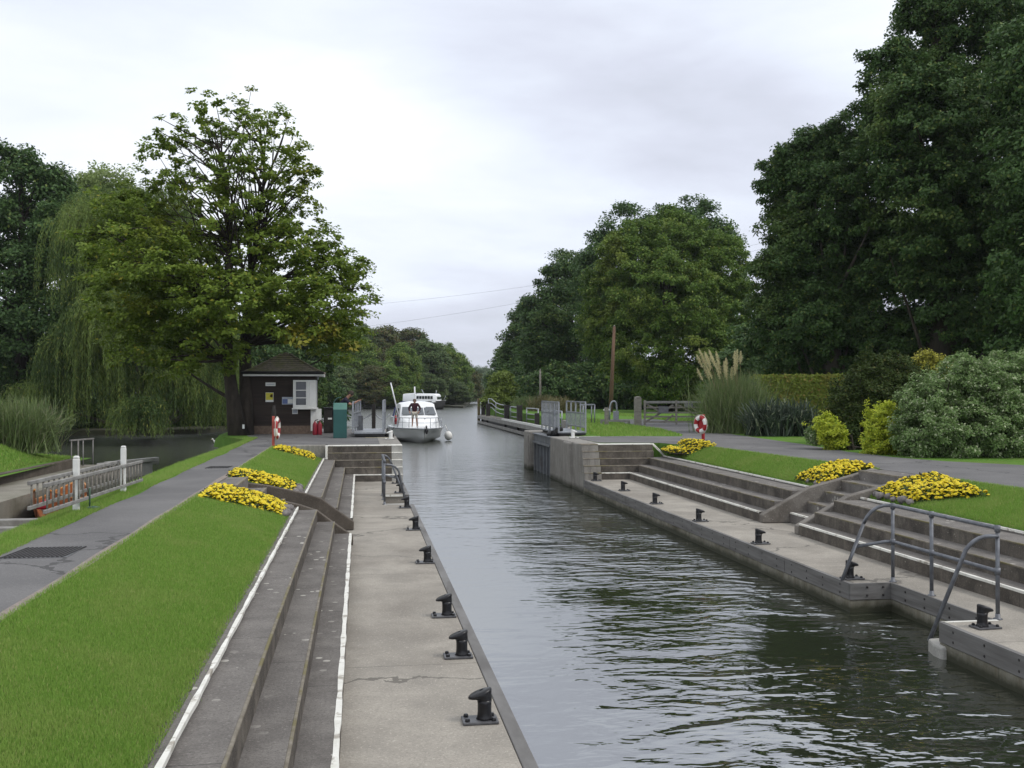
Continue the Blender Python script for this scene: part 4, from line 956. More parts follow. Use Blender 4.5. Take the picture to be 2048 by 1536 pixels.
# ------------------------------------------------------------------ landing stage on the right, beyond the gate
root=empty('landing_stage',(12.2,83,-1.5),'long timber landing stage with white kerb along the right bank beyond the gate','landing stage')
mb=MB(); mb.box(11.75,13.2,60,101.5,-.74,-.64); mb.build('deck',m_timber,root)
for z0,z1 in ((-1.0,-.70),(-1.46,-1.24)):
    mb=MB()
    for k in range(7):
        y=60+k*5.93; mb.box(11.55,11.74,y,y+5.9,z0,z1)
    mb.build('waling',m_timberh,root,bevel=.01)
mb=MB(); mb.box(11.9,12.0,60,101,-3,-.75); mb.build('fascia',m_black2,root)  # black sheet behind the walings, painted shade for the dark gap
mb=MB(); mb.box(11.58,11.72,62,84,-.695,-.55); mb.build('kerb',m_wpaint,root)
for y,zt,w in ((99.5,.62,.36),(95.6,.5,.36),(83.4,.55,.40),(76.5,.62,.40),(68.5,.2,.3)):
    mb=MB(); mb.box(11.75,11.75+w,y,y+w,-3,zt); mb.build('pile',m_darktimber,root,bevel=.02)
mb=MB(); mb.box(11.56,11.82,101.2,101.45,-3,.98); mb.build('end_post',m_plank,root,bevel=.02)
def low_rail(label,pts):
    r=empty('guard_rail',(*pts[0][:2],-.64),label,'railing','galvanised rails on the landing stage')
    for dz in (0,-.42,-.8):
        mb=MB(); mb.tube([(x,y,z+dz) for x,y,z in pts],.045 if dz==0 else .035,6); mb.build('rail',m_galv,r)
    for x,y,z in pts[::2]:
        mb=MB(); mb.tube([(x,y,-.64),(x,y,z)],.045,6); mb.build('post',m_galv,r)
low_rail('galvanised rail at the far end of the landing stage, rising in a curve',[(12.3,98.5,.95),(12.3,96,.95),(12.3,93,.62),(12.3,90,.5),(12.3,84.6,.45)])
low_rail('galvanised rail between the two tall dark piles',[(12.2,83,.42),(12.2,81,.42),(12.2,77.4,.42)])
low_rail('galvanised rail on the landing stage just behind the right gate',[(12.3,75.5,.42),(12.3,72.5,.44),(12.3,70.5,.44)])
low_rail('nearest galvanised rail, partly hidden by the right gate',[(12.3,68,.42),(12.3,65,.44),(12.3,62,.44)])

# ------------------------------------------------------------------ boats
def hull_sections(L, B, s0, s1, N=22, ch=.22, flare=.45, rake=.8):
    secs=[];rail=[]
    for i in range(N+1):
        t=i/N; b=B*(math.sin(min(1,t/.5)*pi/2)**.72)*(1-.10*max(0,(t-.6)/.4)); b=max(b,.03)
        sh=s0+(s1-s0)*t**.8; cz=ch+.35*(1-min(1,t/.45))**2*s0; cb=b*(flare+(.93-flare)*min(1,t/.5)); kz=-.35+.45*max(0,1-t/.18)
        ry=lambda z:rake*(1-z/sh)*(1-min(1,t/.35))**1.5
        P=[(b,sh),(b*.97,sh-.13),(cb+(b-cb)*.55,(sh+cz)*.5),(cb,cz),(cb*.9,cz-.07),(0,kz)]
        P=[(-x,z) for x,z in P]+[(x,z) for x,z in P[-2::-1]]
        secs.append([(x,t*L+ry(z),z) for x,z in P]); rail.append((b,t*L,sh))
    return secs,rail
def window_quad(mb,pts,inset=.0):
    mb._add(pts,[(0,1,2,3)])
cx,cy=3.92,62.6
cb=empty('cabin_cruiser',(cx,cy,WZ),'white cabin cruiser coming bow first out of the river towards the lock','boat',rz=RAD(3))
secs,rail=hull_sections(9.6,1.68,.95,.85)
mb=MB(); mb.loft(secs); mb._add(secs[-1],[tuple(range(len(secs[-1])))]); mb.build('hull',m_gel,cb,local=True)
mb=MB(); mb.loft([[(-b*.99,y,z-.02),(-b*.5,y,z+.05),(0,y,z+.07),(b*.5,y,z+.05),(b*.99,y,z-.02)] for b,y,z in rail]); mb.build('deck',m_gel,cb,local=True)
mb=MB(); mb.tube([(-b-.01,y,z-.05) for b,y,z in rail][::-1]+[(b+.01,y,z-.05) for b,y,z in rail],.035,6); mb.build('rubbing_strake',m_galv,cb,local=True)
mb=MB(); mb.tube([(-s[3][0]*-1-.0,s[3][1],s[3][2]-.1) for s in secs],.02,4) if False else None
def sect(y,wb,wt,z0,z1,cam=.08): return [(-wb,y,z0),(-wt,y,z1-.06),(-wt+.10,y,z1),(-wt*.4,y,z1+cam),(wt*.4,y,z1+cam),(wt-.10,y,z1),(wt,y,z1-.06),(wb,y,z0)]
mb=MB(); cab=[sect(1.75,.62,.45,.93,1.0,.02),sect(2.2,1.0,.8,.9,1.22,.04),sect(3.35,1.36,1.2,.88,1.60,.05)]
mb.loft(cab); mb._add(cab[0],[tuple(range(8))]); mb.build('coach_roof',m_gel,cb,local=True)
mb=MB(); c2=[sect(3.36,1.36,1.24,.88,1.58,.05),sect(4.1,1.36,1.10,.88,2.25,.05),sect(4.3,1.36,1.10,.88,2.42,.08),sect(5.6,1.37,1.12,.88,2.46,.09),sect(7.0,1.36,1.12,.88,2.38,.08)]
mb.loft(c2); mb._add(c2[-1],[tuple(range(7,-1,-1))]); mb.build('wheelhouse',m_gel,cb,local=True,bevel=.02)
# screen panes lie 8 mm proud of the raked front
def scr(x,t):  # point on the raked screen, t 0..1 from sill to head
    y=3.36+(4.1-3.36)*t; z=1.66+(2.24-1.66)*t; return (x*(1-.115*t),y-.035,z+.012)
for i,(a,b) in enumerate(((-1.12,-.40),(-.34,.34),(.40,1.12))):
    mb=MB(); p=[scr(a,.06),scr(b,.06),scr(b,.90),scr(a,.90)]; q=[(x,y+.02,z) for x,y,z in p]
    mb._add(p+q,[(0,1,2,3),(7,6,5,4),(0,4,5,1),(1,5,6,2),(2,6,7,3),(3,7,4,0)]); mb.build('windscreen_pane',m_glassb,cb,local=True)
for sgn in (-1,1):
    for y0,y1 in ((4.35,5.3),(5.4,6.6)):
        mb=MB(); xo=sgn*1.262; xi=sgn*1.172
        pts=[(xo,y0,1.5),(xo,y1,1.5),(xi,y1,2.1),(xi,y0+.1,2.1)]; mb._add(pts+[(x-sgn*.05,y,z) for x,y,z in pts],[(0,1,2,3),(7,6,5,4),(0,4,5,1),(1,5,6,2),(2,6,7,3),(3,7,4,0)]); mb.build('side_window',m_glassb,cb,local=True)
mb=MB(); mb.box(-1.34,1.34,7.0,9.3,.86,1.5); mb.build('cockpit',m_gel,cb,local=True,bevel=.06)
mb=MB(); mb.loft([sect(7.0,1.3,1.12,1.4,2.3),sect(8.6,1.3,1.1,1.4,2.15)]); mb.build('canopy',m_blue,cb,local=True)
for sgn in (-1,1):
    mb=MB(); up=[(sgn*b*.93,y,z+.62) for b,y,z in rail if y<4.2]; mb.tube([(0,.12,1.5)]+up,.022,6); mb.tube([(x,y,z-.3) for x,y,z in up],.012,5)
    for b,y,z in rail[1:10:2]: mb.tube([(sgn*b*.95,y,z-.02),(sgn*b*.93,y,z+.62)],.018,6)
    mb.build('guard_rail',m_galv,cb,local=True)
mb=MB(); mb.tube([(-1.28,3.9,1.7),(-1.78,3.7,3.75)],.045,7); mb.build('mast',m_gel,cb,local=True)
mb=MB(); mb.tube([(-.1,4.8,2.5),(-.12,4.9,3.5)],.05,7); mb.build('aerial',m_gel,cb,local=True)
mb=MB(); mb.ball((.10,-.02,.78),.13,10,6,(.8,1,1.5)); mb.tube([(.10,0,.95),(.1,.15,1.08)],.05,6); mb.build('bow_fender',m_black,cb,local=True)
for y,x in ((3.0,1.86),(3.7,1.94)):
    mb=MB(); mb.ball((x,y,.34),.25,12,8,(1,1,1.15)); mb.tube([(x,y,.6),(x-.2,y,1.0)],.02,5); mb.build('fender',m_swan,cb,local=True)
mb=MB(); mb.ball((-1.8,3.2,.32),.2,10,6,(1,1,1.4)); mb.tube([(-1.8,3.2,.5),(-1.6,3.2,.95)],.02,5); mb.build('fender',m_black,cb,local=True)
mb=MB()
for k in range(3): mb.tube([(-.5+.48*k,3.45,1.72),(-.3+.48*k,3.62,1.98)],.015,5)
mb.build('wiper',m_black2,cb,local=True)
mb=MB(); n=20; mb.loft([[(-1.46+.04*cos(w)*0,3.9+(.26+.06*cos(w))*cos(a),1.35+(.26+.06*cos(w))*sin(a)) if False else (-1.44+.06*sin(w),3.9+(.24+.06*cos(w))*cos(a),1.36+(.24+.06*cos(w))*sin(a)) for w in np.linspace(0,2*pi,8)[:-1]] for a in np.linspace(0,2*pi,n)],closed=True); mb.build('lifebuoy',m_red,cb,local=True)

bx,by=14.8,178
b2=empty('river_boat',(bx,by,WZ),'grey hulled river boat with white cabin moored along the far wooded bank','boat',rz=RAD(52)); b2.scale=(.82,.78,.92)
secs,rail=hull_sections(11.5,1.75,1.75,1.25,flare=.6)
mb=MB(); mb.loft(secs); mb._add(secs[-1],[tuple(range(len(secs[-1])))]); mb.build('hull',m_hullg,b2,local=True)
mb=MB(); mb.loft([[(-b,y,z-.01),(0,y,z+.04),(b,y,z-.01)] for b,y,z in rail]); mb.build('deck',m_gel,b2,local=True)
mb=MB(); mb.loft([sect(1.9,1.0,.8,1.4,2.6),sect(2.4,1.35,1.15,1.35,2.9),sect(7.4,1.4,1.2,1.2,2.95)]); s_=sect(1.9,1.0,.8,1.4,2.6); mb._add(s_,[tuple(range(8))]); s_=sect(7.4,1.4,1.2,1.2,2.95); mb._add(s_,[tuple(range(7,-1,-1))]); mb.build('cabin',m_gel,b2,local=True)
for sgn in (-1,1):
    for k in range(6):
        y=2.7+k*.75; mb=MB(); mb.box(*sorted((sgn*1.20,sgn*1.36)),y,y+.55,2.0,2.55); mb.build('window',m_glass,b2,local=True)
mb=MB(); mb.box(-.7,.7,1.80,2.0,1.9,2.4); mb.build('front_window',m_glass,b2,local=True)
mb=MB(); mb.loft([sect(7.5,1.4,1.3,1.2,3.1),sect(10.8,1.4,1.25,1.2,2.9)]); s_=sect(10.8,1.4,1.25,1.2,2.9); mb._add(s_,[tuple(range(7,-1,-1))]); mb.build('canopy',m_gel,b2,local=True)
for k in range(4):
    y=7.75+k*.75; mb=MB(); mb.box(1.25,1.46,y,y+.5,2.0,2.7); mb.build('canopy_window',m_blue,b2,local=True)
mb=MB(); mb.box(-1.5,1.52,7.4,11.2,1.25,1.55); mb.build('awning_skirt',m_blue,b2,local=True)
mb=MB(); mb.tube([(.9,1.2,1.7),(1.2,.9,2.6)],.05,6); mb.tube([(.5,3,3),(.6,3,3.6)],.12,6); mb.tube([(0,6,3),(0,6.6,3.8)],.1,6); mb.build('fittings',m_galv,b2,local=True)

# ------------------------------------------------------------------ people (skin modifier figures)
def skinobj(name, nodes, edges, mat, parent, root, sub=2):
    names=list(nodes); idx={n:i for i,n in enumerate(names)}
    me=bpy.data.meshes.new(name); me.from_pydata([nodes[n][0] for n in names],[(idx[a],idx[b]) for a,b in edges],[]); me.materials.append(mat)
    o=bpy.data.objects.new(name,me); COL.objects.link(o); o.parent=parent
    o.modifiers.new('skin','SKIN')
    for n in names:
        d=me.skin_vertices[0].data[idx[n]]; r=nodes[n][1]; d.radius=(r,r) if not hasattr(r,'__len__') else r; d.use_root=(n==root)
    o.modifiers['skin'].use_smooth_shade=True; s=o.modifiers.new('sub','SUBSURF'); s.levels=sub; s.render_levels=sub
    return o
def person(label, loc, rz, J, shirt, legs, long_legs, hair_m, long_sleeves=False):
    """J: joint positions, facing -y"""
    root=empty('person',loc,label,'person',rz=rz)
    N={}; E=[]
    def add(n,p,r,par=None):
        N[n]=(tuple(p),r); 
        if par: E.append((par,n))
    V=lambda n:np.array(J[n],float)
    add('pelvis',J['pelvis'],(.125,.095)); add('waist',V('pelvis')*.55+V('chest')*.45,(.11,.085),'pelvis'); add('chest',J['chest'],(.14,.095),'waist')
    add('neck',J['neck'],.058,'chest'); add('jaw',V('neck')*.45+V('head')*.55,.07,'neck'); add('head',J['head'],.098,'jaw'); add('crown',V('head')*1.45-V('neck')*.45+np.array((0,.01,0)),.07,'head')
    f=V('face'); add('nose',V('head')*.75+V('neck')*.25+f*.115,.016,'head')
    for s in 'LR':
        add('sh'+s,J['sh'+s],.056,'chest'); add('el'+s,J['el'+s],.046,'sh'+s); add('wr'+s,J['wr'+s],.031,'el'+s)
        d=unit(V('wr'+s)-V('el'+s)); side=unit(np.cross(d,np.array((0.2,.3,1.))));up=np.cross(side,d)
        add('palm'+s,V('wr'+s)+d*.075,(.042,.02),'wr'+s)
        for k,o in enumerate((-.030,-.010,.010,.030)):
            b=V('wr'+s)+d*.12+side*o; add(f'f{k}{s}',b,.010,'palm'+s); add(f'g{k}{s}',b+d*(.035,.045,.042,.03)[k]-up*.012,.009,f'f{k}{s}'); add(f'h{k}{s}',b+d*(.05,.068,.06,.042)[k]-up*.035,.0075,f'g{k}{s}')
        add('th'+s,V('wr'+s)+d*.055+side*.05-up*.01,.011,'palm'+s); add('tt'+s,V('wr'+s)+d*.10+side*.062-up*.025,.009,'th'+s)
        add('hip'+s,J['hip'+s],.085,'pelvis'); add('kn'+s,J['kn'+s],.058,'hip'+s); add('an'+s,J['an'+s],.04,'kn'+s)
        add('toe'+s,V('an'+s)+np.array((0,-.16,-.055)),.035,'an'+s)
    skinobj('body',N,E,m_skin,root,'pelvis')
    S={}; SE=[]
    def adds(n,r,par=None,p=None):
        S[n]=(tuple(p) if p is not None else N[n][0],r)
        if par: SE.append((par,n))
    adds('pelvis',(.17,.13)); adds('waist',(.165,.128),'pelvis'); adds('chest',(.21,.15),'waist'); adds('neck',.066,'chest',V('neck')*.8+V('chest')*.2)
    for s in 'LR':
        adds('sh'+s,.088,'chest'); e=V('el'+s) if long_sleeves else V('sh'+s)*.25+V('el'+s)*.75; adds('el'+s,.07,'sh'+s,e)
        if long_sleeves: adds('wr'+s,.045,'el'+s)
    skinobj('shirt',S,SE,shirt,root,'pelvis')
    T={'pelvis':(N['pelvis'][0],(.168,.13))}; TE=[]
    for s in 'LR':
        T['hip'+s]=(N['hip'+s][0],.105); TE.append(('pelvis','hip'+s)); T['kn'+s]=(N['kn'+s][0] if long_legs else tuple(V('kn'+s)*.9+V('hip'+s)*.1),.078); TE.append(('hip'+s,'kn'+s))
        if long_legs: T['an'+s]=(tuple(V('an'+s)+np.array((0,0,.02))),.062); TE.append(('kn'+s,'an'+s))
    skinobj('trousers' if long_legs else 'shorts',T,TE,legs,root,'pelvis')
    h=V('head'); up=unit(V('head')-V('neck')); mb=MB()
    mb.ball((h+up*.035-f*.025),.112,12,8,(1,1.05,.95)); hair=mb.build('hair',hair_m,root,local=True)
    mb=MB()
    for s in (-1,1):
        sd=unit(np.cross(f,up)); c=h-up*.045+sd*s*.098; mb.ball(c,.028,6,5,(.5,1,1.2))
    mb.build('ears',m_skin,root,local=True)
    mb=MB()
    for s in 'LR':
        a=V('an'+s); mb.loft([[(a[0]+w*cos(q),a[1]+y,a[2]-.075+hh*(.5+.5*sin(q))) for q in np.linspace(0,2*pi,11)[:-1]] for y,w,hh in ((.07,.03,.06),(.04,.045,.10),(-.05,.05,.09),(-.14,.052,.06),(-.2,.03,.035))],closed=True)
    mb.build('shoes',m_black2 if long_legs else m_swan,root,local=True)
    return root
# standing on the cruiser's foredeck, facing the lock, hands by the hips, elbows out
J=dict(pelvis=(0,0,.95),chest=(0,.0,1.32),neck=(0,-.005,1.50),head=(0,-.03,1.63),face=(0,-1,0),
 shL=(-.20,0,1.42),elL=(-.36,.04,1.17),wrL=(-.30,-.12,.98),shR=(.20,0,1.42),elR=(.35,.05,1.17),wrR=(.27,-.10,.98),
 hipL=(-.10,0,.88),knL=(-.125,-.02,.49),anL=(-.14,.02,.085),hipR=(.10,0,.88),knR=(.125,-.02,.49),anR=(.15,.02,.085))
person('person in dark maroon top and pale shorts standing on the cruiser foredeck',(3.34,63.55,WZ+.98),RAD(-4),J,m_maroon,m_cream,False,MT('grey brown hair',(.16,.12,.10),rough=.7,world=False),True)
# leaning over the gate railing, turned to the right
J=dict(pelvis=(0,.10,.90),chest=(0,-.14,1.29),neck=(0,-.29,1.47),head=(0,-.40,1.58),face=(0,-.9,-.35),
 shL=(-.19,-.20,1.39),elL=(-.22,-.40,1.18),wrL=(-.10,-.62,1.30),shR=(.19,-.20,1.39),elR=(.22,-.40,1.18),wrR=(.08,-.63,1.31),
 hipL=(-.10,.10,.85),knL=(-.11,.10,.47),anL=(-.11,.16,.085),hipR=(.10,.10,.85),knR=(.12,.03,.47),anR=(.13,.08,.085))
person('person in navy shirt and dark trousers leaning on the left gate railing',(-.74,38.75,.004),RAD(88),J,m_navy,m_denim,True,m_hair)

# ------------------------------------------------------------------ right bank furniture
root=empty('farm_gate',(15.3,49.5,0),'weathered five bar wooden farm gate closing the lane, with grey plates on it','gate')
gx0,gx1=13.95,17.6
for z in (.16,.42,.62,.88): 
    mb=MB(); mb.box(gx0,gx1,49.46,49.50,z-.04,z+.04); mb.build('bar',m_timber,root)
mb=MB(); mb.box(gx0,gx1,49.44,49.52,1.08,1.20); mb.build('top_bar',m_timberh,root,bevel=.01)
for x in (gx0+.05,15.62,gx1-.05):
    mb=MB(); mb.box(x-.05,x+.05,49.40,49.439,.02,1.24); mb.build('upright',m_timber,root)
for a,b in (((gx0+.1,.14),(15.5,1.0)),((15.75,1.0),(17.4,.14)),((gx0+.1,1.1),(gx0+.8,.7)),((15.0,.14),(15.5,.5))):
    mb=MB(); mb.bar((a[0],49.53,a[1]),(b[0],49.53,b[1]),.03,.09); mb.build('brace',m_timber,root)
for x,z,w,h in ((14.95,.76,.5,.34),(16.25,1.0,.45,.22)):
    mb=MB(); mb.box(x-w/2,x+w/2,49.38,49.397,z-h/2,z+h/2); mb.build('plate',MT('weathered plate',(.17,.17,.18),(.12,.12,.13),8,.6,world=False),root)
mb=MB(); mb.box(13.5,13.82,49.35,49.65,-.1,1.36); mb.lathe([(.20,1.361),(.17,1.40),(.05,1.43)],(13.66,49.5,0),10)
tag(mb.build('gate_post',m_timber,bevel=.03),'stout round topped wooden post hinging the farm gate','post')
x,y,z=G(1213,851,0); mb=MB(); mb.box(x-.09,x+.09,y-.09,y+.09,-.1,.88); tag(mb.build('fence_post',m_timber,bevel=.02),'short wooden post on the grass between the right gate and the farm gate','post')
root=empty('steel_frame',(11.6,52,0),'square galvanised pipe frame behind the short wooden post','frame')
for x in (11.35,11.95):
    for y in (51.6,52.3):
        mb=MB(); mb.tube([(x,y,0),(x,y,1.0)],.035,7); mb.build('leg',m_galv,root)
mb=MB(); mb.bar((11.35,51.6,1.0),(11.95,51.6,1.0),.08,.06); mb.bar((11.35,52.3,1.0),(11.95,52.3,1.0),.08,.06); mb.bar((11.35,51.6,1.0),(11.35,52.3,1.0),.06,.06); mb.bar((11.95,51.6,1.0),(11.95,52.3,1.0),.06,.06); mb.build('top_frame',m_galv,root)
root=empty('tap_stand',(14.3,57,0),'pale bent pipe hoop standing in the grass by the farm gate','stand')
mb=MB(); mb.tube([(14.05,57,0),(14.1,57,.75)]+arc_pts((14.1,57,.75),(14.15,57,1.15),(14.35,57,1.12))+arc_pts((14.35,57,1.12),(14.52,57,1.08),(14.5,57,.5)),.05,8); mb.build('pipe',m_galv,root)
mb=MB(); mb.box(14.3,14.6,56.9,57.1,.0,.55); mb.build('trough',m_galv,root,bevel=.02)
root=empty('service_pillar',(13.3,54.5,0),'short grey service pillar with a pale cap on the grass','pillar')
mb=MB(); mb.lathe([(.10,0),(.10,.62)],(13.3,54.5,0),10); mb.build('column',m_galv2,root)
mb=MB(); mb.lathe([(.19,.621),(.2,.68),(.14,.73)],(13.3,54.5,0),10); mb.build('cap',m_wpaint,root)
mb=MB(); a=G(1216,842,0.0); mb.bar((12.0,50.5,.22),(13.4,50.0,.18),.07,.1); mb.box(12.0,12.1,50.45,50.55,-.05,.2); mb.box(13.3,13.4,50.0,50.1,-.05,.16)
tag(mb.build('low_rail',m_timberh),'low pale knee rail running from the short post to the farm gate','rail')
def pole(label,x,y,h,lean,r,mat):
    root=empty('telegraph_pole',(x,y,0),label,'pole','wooden poles by the right bank trees')
    mb=MB(); mb.tube([(x,y,-.1),(x+lean*.5,y,h*.5),(x+lean,y,h)],[r*1.25,r,r*.8],9); mb.build('pole',mat,root)
    mb=MB(); mb.lathe([(r*.85,0),(.02,.12)],(x+lean,y,h),8); mb.build('cap',m_timber,root)
x,y,z=PX(1221,815,76); pole('tall reddish leaning pole in front of the rounded maple',x,y,6.6,.30,.14,m_pole)
x,y,z=PX(1080.5,800,92); pole('slim grey pole above the landing stage rails',x,y,3.6,.0,.10,m_timber)
def wire(label,pts):
    mb=MB(); mb.tube(pts,.009,5); tag(mb.build('overhead_wire',m_galv2),label,'wire','overhead wires across the river')
def span(p,q,sag):
    p=np.array(p);q=np.array(q); return [tuple(p+(q-p)*t-np.array((0,0,sag*4*t*(1-t)))) for t in np.linspace(0,1,25)]
wire('upper overhead wire crossing the sky above the river',span(PX(560,622,118),PX(1560,478,104),1.2))
wire('lower overhead wire crossing the sky above the river',span(PX(560,672,119),PX(1560,488,105),1.2))
# ------------------------------------------------------------------ trees
def lob(u,v,r,Y,dy=0,rz=1.0,ry=1.0):
    x,y,z=PX(u,v,Y+dy); R=r*Y/FPX; return (x,y,z,R,R*ry,R*rz)
# sycamore over the hut: two trunks from one root
Y0=41.0
T1=[PX(478,866,40.6),PX(466,800,40.7),PX(455,720,40.9),PX(456,600,41),PX(458,480,41.2),PX(452,360,41.4),PX(430,260,41.4)]
T2=[PX(488,866,40.9),PX(492,790,41.4),PX(490,690,41.8),PX(497,600,42),PX(512,480,42.2),PX(530,350,42.4),PX(520,260,42.5)]
T1[0]=(T1[0][0],T1[0][1],-.15); T2[0]=(T2[0][0],T2[0][1],-.15)
syc=empty('sycamore_tree',(T1[0][0],T1[0][1],-.05),'large two trunked sycamore with some yellowing leaves beside the hut','tree')
top=[lob(u,v,r,Y0,dy) for u,v,r,dy in ((395,225,48,0),(480,235,55,.5),(545,245,42,1),(335,290,55,0),(590,310,48,.5),(430,300,80,1.2),(520,320,75,-1),(330,370,70,.6),(590,380,55,0),(440,400,90,-1.2),(540,420,80,1.2),(300,440,62,.4),(610,345,28,0))]
low=[lob(u,v,r,Y0,dy,.75) for u,v,r,dy in ((250,420,70,1.5),(225,500,75,1),(310,520,100,-1.5),(420,510,110,1.6),(560,500,75,-.8),(615,480,60,.6),(655,540,70,.2),(690,530,48,0),(708,590,40,-.5),(695,640,45,.8),(640,610,80,-1.6),(560,600,100,1.8),(470,600,110,-1.8),(360,610,110,1.4),(260,590,90,-.8),(300,680,85,.5),(400,680,85,-1.5),(545,635,60,-2),(625,650,60,-1),(690,665,42,0),(340,720,55,1.4),(665,700,35,1.5))]
C1,D1=clump_centres(top,430,shell=(.25,1.16),inner=.0); C2,D2=clump_centres(low,1150,shell=(.5,1.15),inner=.45)
V=np.r_[clump_leaves(C1,D1,46,.27*rng.uniform(.5,1.4,len(C1)),.135,.75,.5,1.1),clump_leaves(C2,D2,72,.36*rng.uniform(.5,1.5,len(C2)),.14,.75,.45,1.1)]
npmesh('crown',V,4,l_syc,syc)
gold=[lob(u,v,r,Y0,dy) for u,v,r,dy in ((620,660,22,-2.6),(655,665,18,-2.2),(590,672,18,-2.8),(690,690,14,-1))]
C3,D3=clump_centres(gold,15); npmesh('turning_foliage',clump_leaves(C3,D3,60,.4,.19,.7,.6,.9),4,l_gold,syc)
mb=MB(); mb.tube(T1,[.42,.26,.21,.16,.11,.055,.02],12); mb.tube(T2,[.40,.26,.22,.17,.11,.055,.02],12)
Call=np.r_[C1,C2]
limbs(mb,T1,C1[C1[:,0]<T1[4][0]+1.0],80,.045,.008,.45); limbs(mb,T2,C1[C1[:,0]>T2[4][0]-1.5],80,.045,.008,.45)
limbs(mb,T1,C2[C2[:,0]<T1[3][0]],42,.08,.015,.34); limbs(mb,T2,C2[C2[:,0]>T2[3][0]],42,.08,.015,.42)
mb.build('trunk',m_bark,syc)
mb=MB(); x,y,z=PX(487,852,40.3); mb.box(x-.04,x+.04,y-.02,y+.0,z-.1,z+.06); mb.build('tree_tag',m_wpaint,syc)

# weeping willow across the channel
wl=empty('willow_tree',(PX(300,840,70)[0],70,-1.0),'weeping willow trailing long curtains of leaves over the side channel','tree')
domes=[(225,470,115,69,240),(310,440,90,71,150),(160,700,75,66,130),(285,830,52,63,70),(400,700,85,69,110),(335,610,110,66,170),(70,800,50,67,50),(225,640,85,65,140),(420,790,60,74,100),(215,570,70,72,110),(340,760,60,66,90),(470,780,70,78,80)]
L=[];Cw=[];Dw=[]
strv=[]
for (u,v,r,Y,n) in domes:
    c=np.array(PX(u,v,Y)); R=r*Y/FPX
    d=unit(rng.normal(size=(n,3))); d[:,2]=abs(d[:,2])*.9+.1; d=unit(d)
    S=c+d*R*rng.uniform(.6,1.0,(n,1))*np.array((1,.9,.8))
    Cw.append(S);Dw.append(d)
    LN=rng.random(n)
    for rep in range(5):
        S2=S+rng.normal(size=S.shape)*.16
        for s,dd,l0 in zip(S2,d,LN):
            ln=min(((1.5+4.2*l0) if r>60 else (1.2+2*l0))*rng.uniform(.8,1.15),s[2]+rng.uniform(.2,1.0))
            if ln<.5: continue
            k=int(ln/.10); t=np.linspace(0,1,k)
            out=np.array((dd[0],dd[1],0))*min(.8,.3*ln)
            P=s+out*(1-(1-t)**2)[:,None]+np.array((0,0,-1))*ln*(t**1.25)[:,None]+np.c_[np.sin(t*5+s[0]*9)*.05,np.cos(t*4+s[1]*7)*.05,np.zeros(k)]
            strv.append(P)
P=np.concatenate(strv); n=len(P)
D=unit(np.c_[rng.normal(size=(n,2))*.28,-np.ones(n)*.9]); S=unit(np.cross(D,rng.normal(size=(n,3))))
V=[leafquads(P,D,S,rng.uniform(.16,.30,n),rng.uniform(.03,.055,n),0)]
Cw=np.concatenate(Cw);Dw=np.concatenate(Dw); V.append(clump_leaves(Cw,Dw,26,.5,.22,.25,.7,.4))
npmesh('foliage',np.concatenate(V),4,l_willow,wl)
tb=PX(300,840,72); mb=MB(); WT=[(tb[0],72,-1.2),(tb[0]-.4,71.8,4),(PX(255,480,70)[0],70,9),(PX(250,420,69)[0],69,11)]
mb.tube(WT,[.6,.5,.35,.15],10); limbs(mb,WT,Cw,50,.14,.03,.3)
mb.tube([PX(205,680,69),PX(150,660,66.5),PX(130,675,66)],[.12,.08,.04],6); mb.build('trunk',m_barkg,wl)

# left group behind the channel
tree('dark_tree',PX(40,860,76)[:2]+(-1.0,),'dark leafy tree at the left edge of the photo, taller than the willow','tree',
  [lob(u,v,r,76,dy) for u,v,r,dy in ((20,350,60,0),(90,400,65,1),(-40,400,90,0),(20,470,80,3),(120,480,60,-2),(60,560,110,0),(-40,560,120,2),(110,640,100,2),(20,680,120,-2),(-60,700,140,0),(90,760,100,3),(140,560,60,3),(120,640,75,-3))],
  l_dark,700,110,1.0,.36,r=.5,lr=.15)
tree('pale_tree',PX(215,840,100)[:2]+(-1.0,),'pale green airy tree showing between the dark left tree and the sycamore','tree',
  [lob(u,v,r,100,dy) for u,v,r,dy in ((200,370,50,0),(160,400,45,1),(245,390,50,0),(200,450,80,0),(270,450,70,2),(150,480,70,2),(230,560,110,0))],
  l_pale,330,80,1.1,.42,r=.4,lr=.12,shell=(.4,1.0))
for i,(u,Y,h,l) in enumerate(((40,84,8,'dense dark bankside thicket behind the pampas at the far left'),(190,86,8.5,'dense dark bankside thicket directly behind the willow curtains'),(330,88,9,'dense dark bankside thicket behind the right half of the willow'),(450,90,10,'dense dark thicket glimpsed behind the sycamore trunks'),(560,96,10,'dense dark thicket behind the hut roof'))):
    x,y,z=PX(u,800,Y); tree('thicket',(x,Y,-1.2),l,'thicket',[(x+dx,Y+dy,-1+zz,r) for dx,dy,zz,r in ((-3.5,0,1.8,3.0),(0,-1,2.2,3.4),(3.5,.5,1.8,3.0),(-1.5,1,h*.62,3.2),(2,0,h*.6,3.0))],l_deep,330,90,.85,.40,r=.2,nl=8,group='thickets on the far channel bank',low=-2)
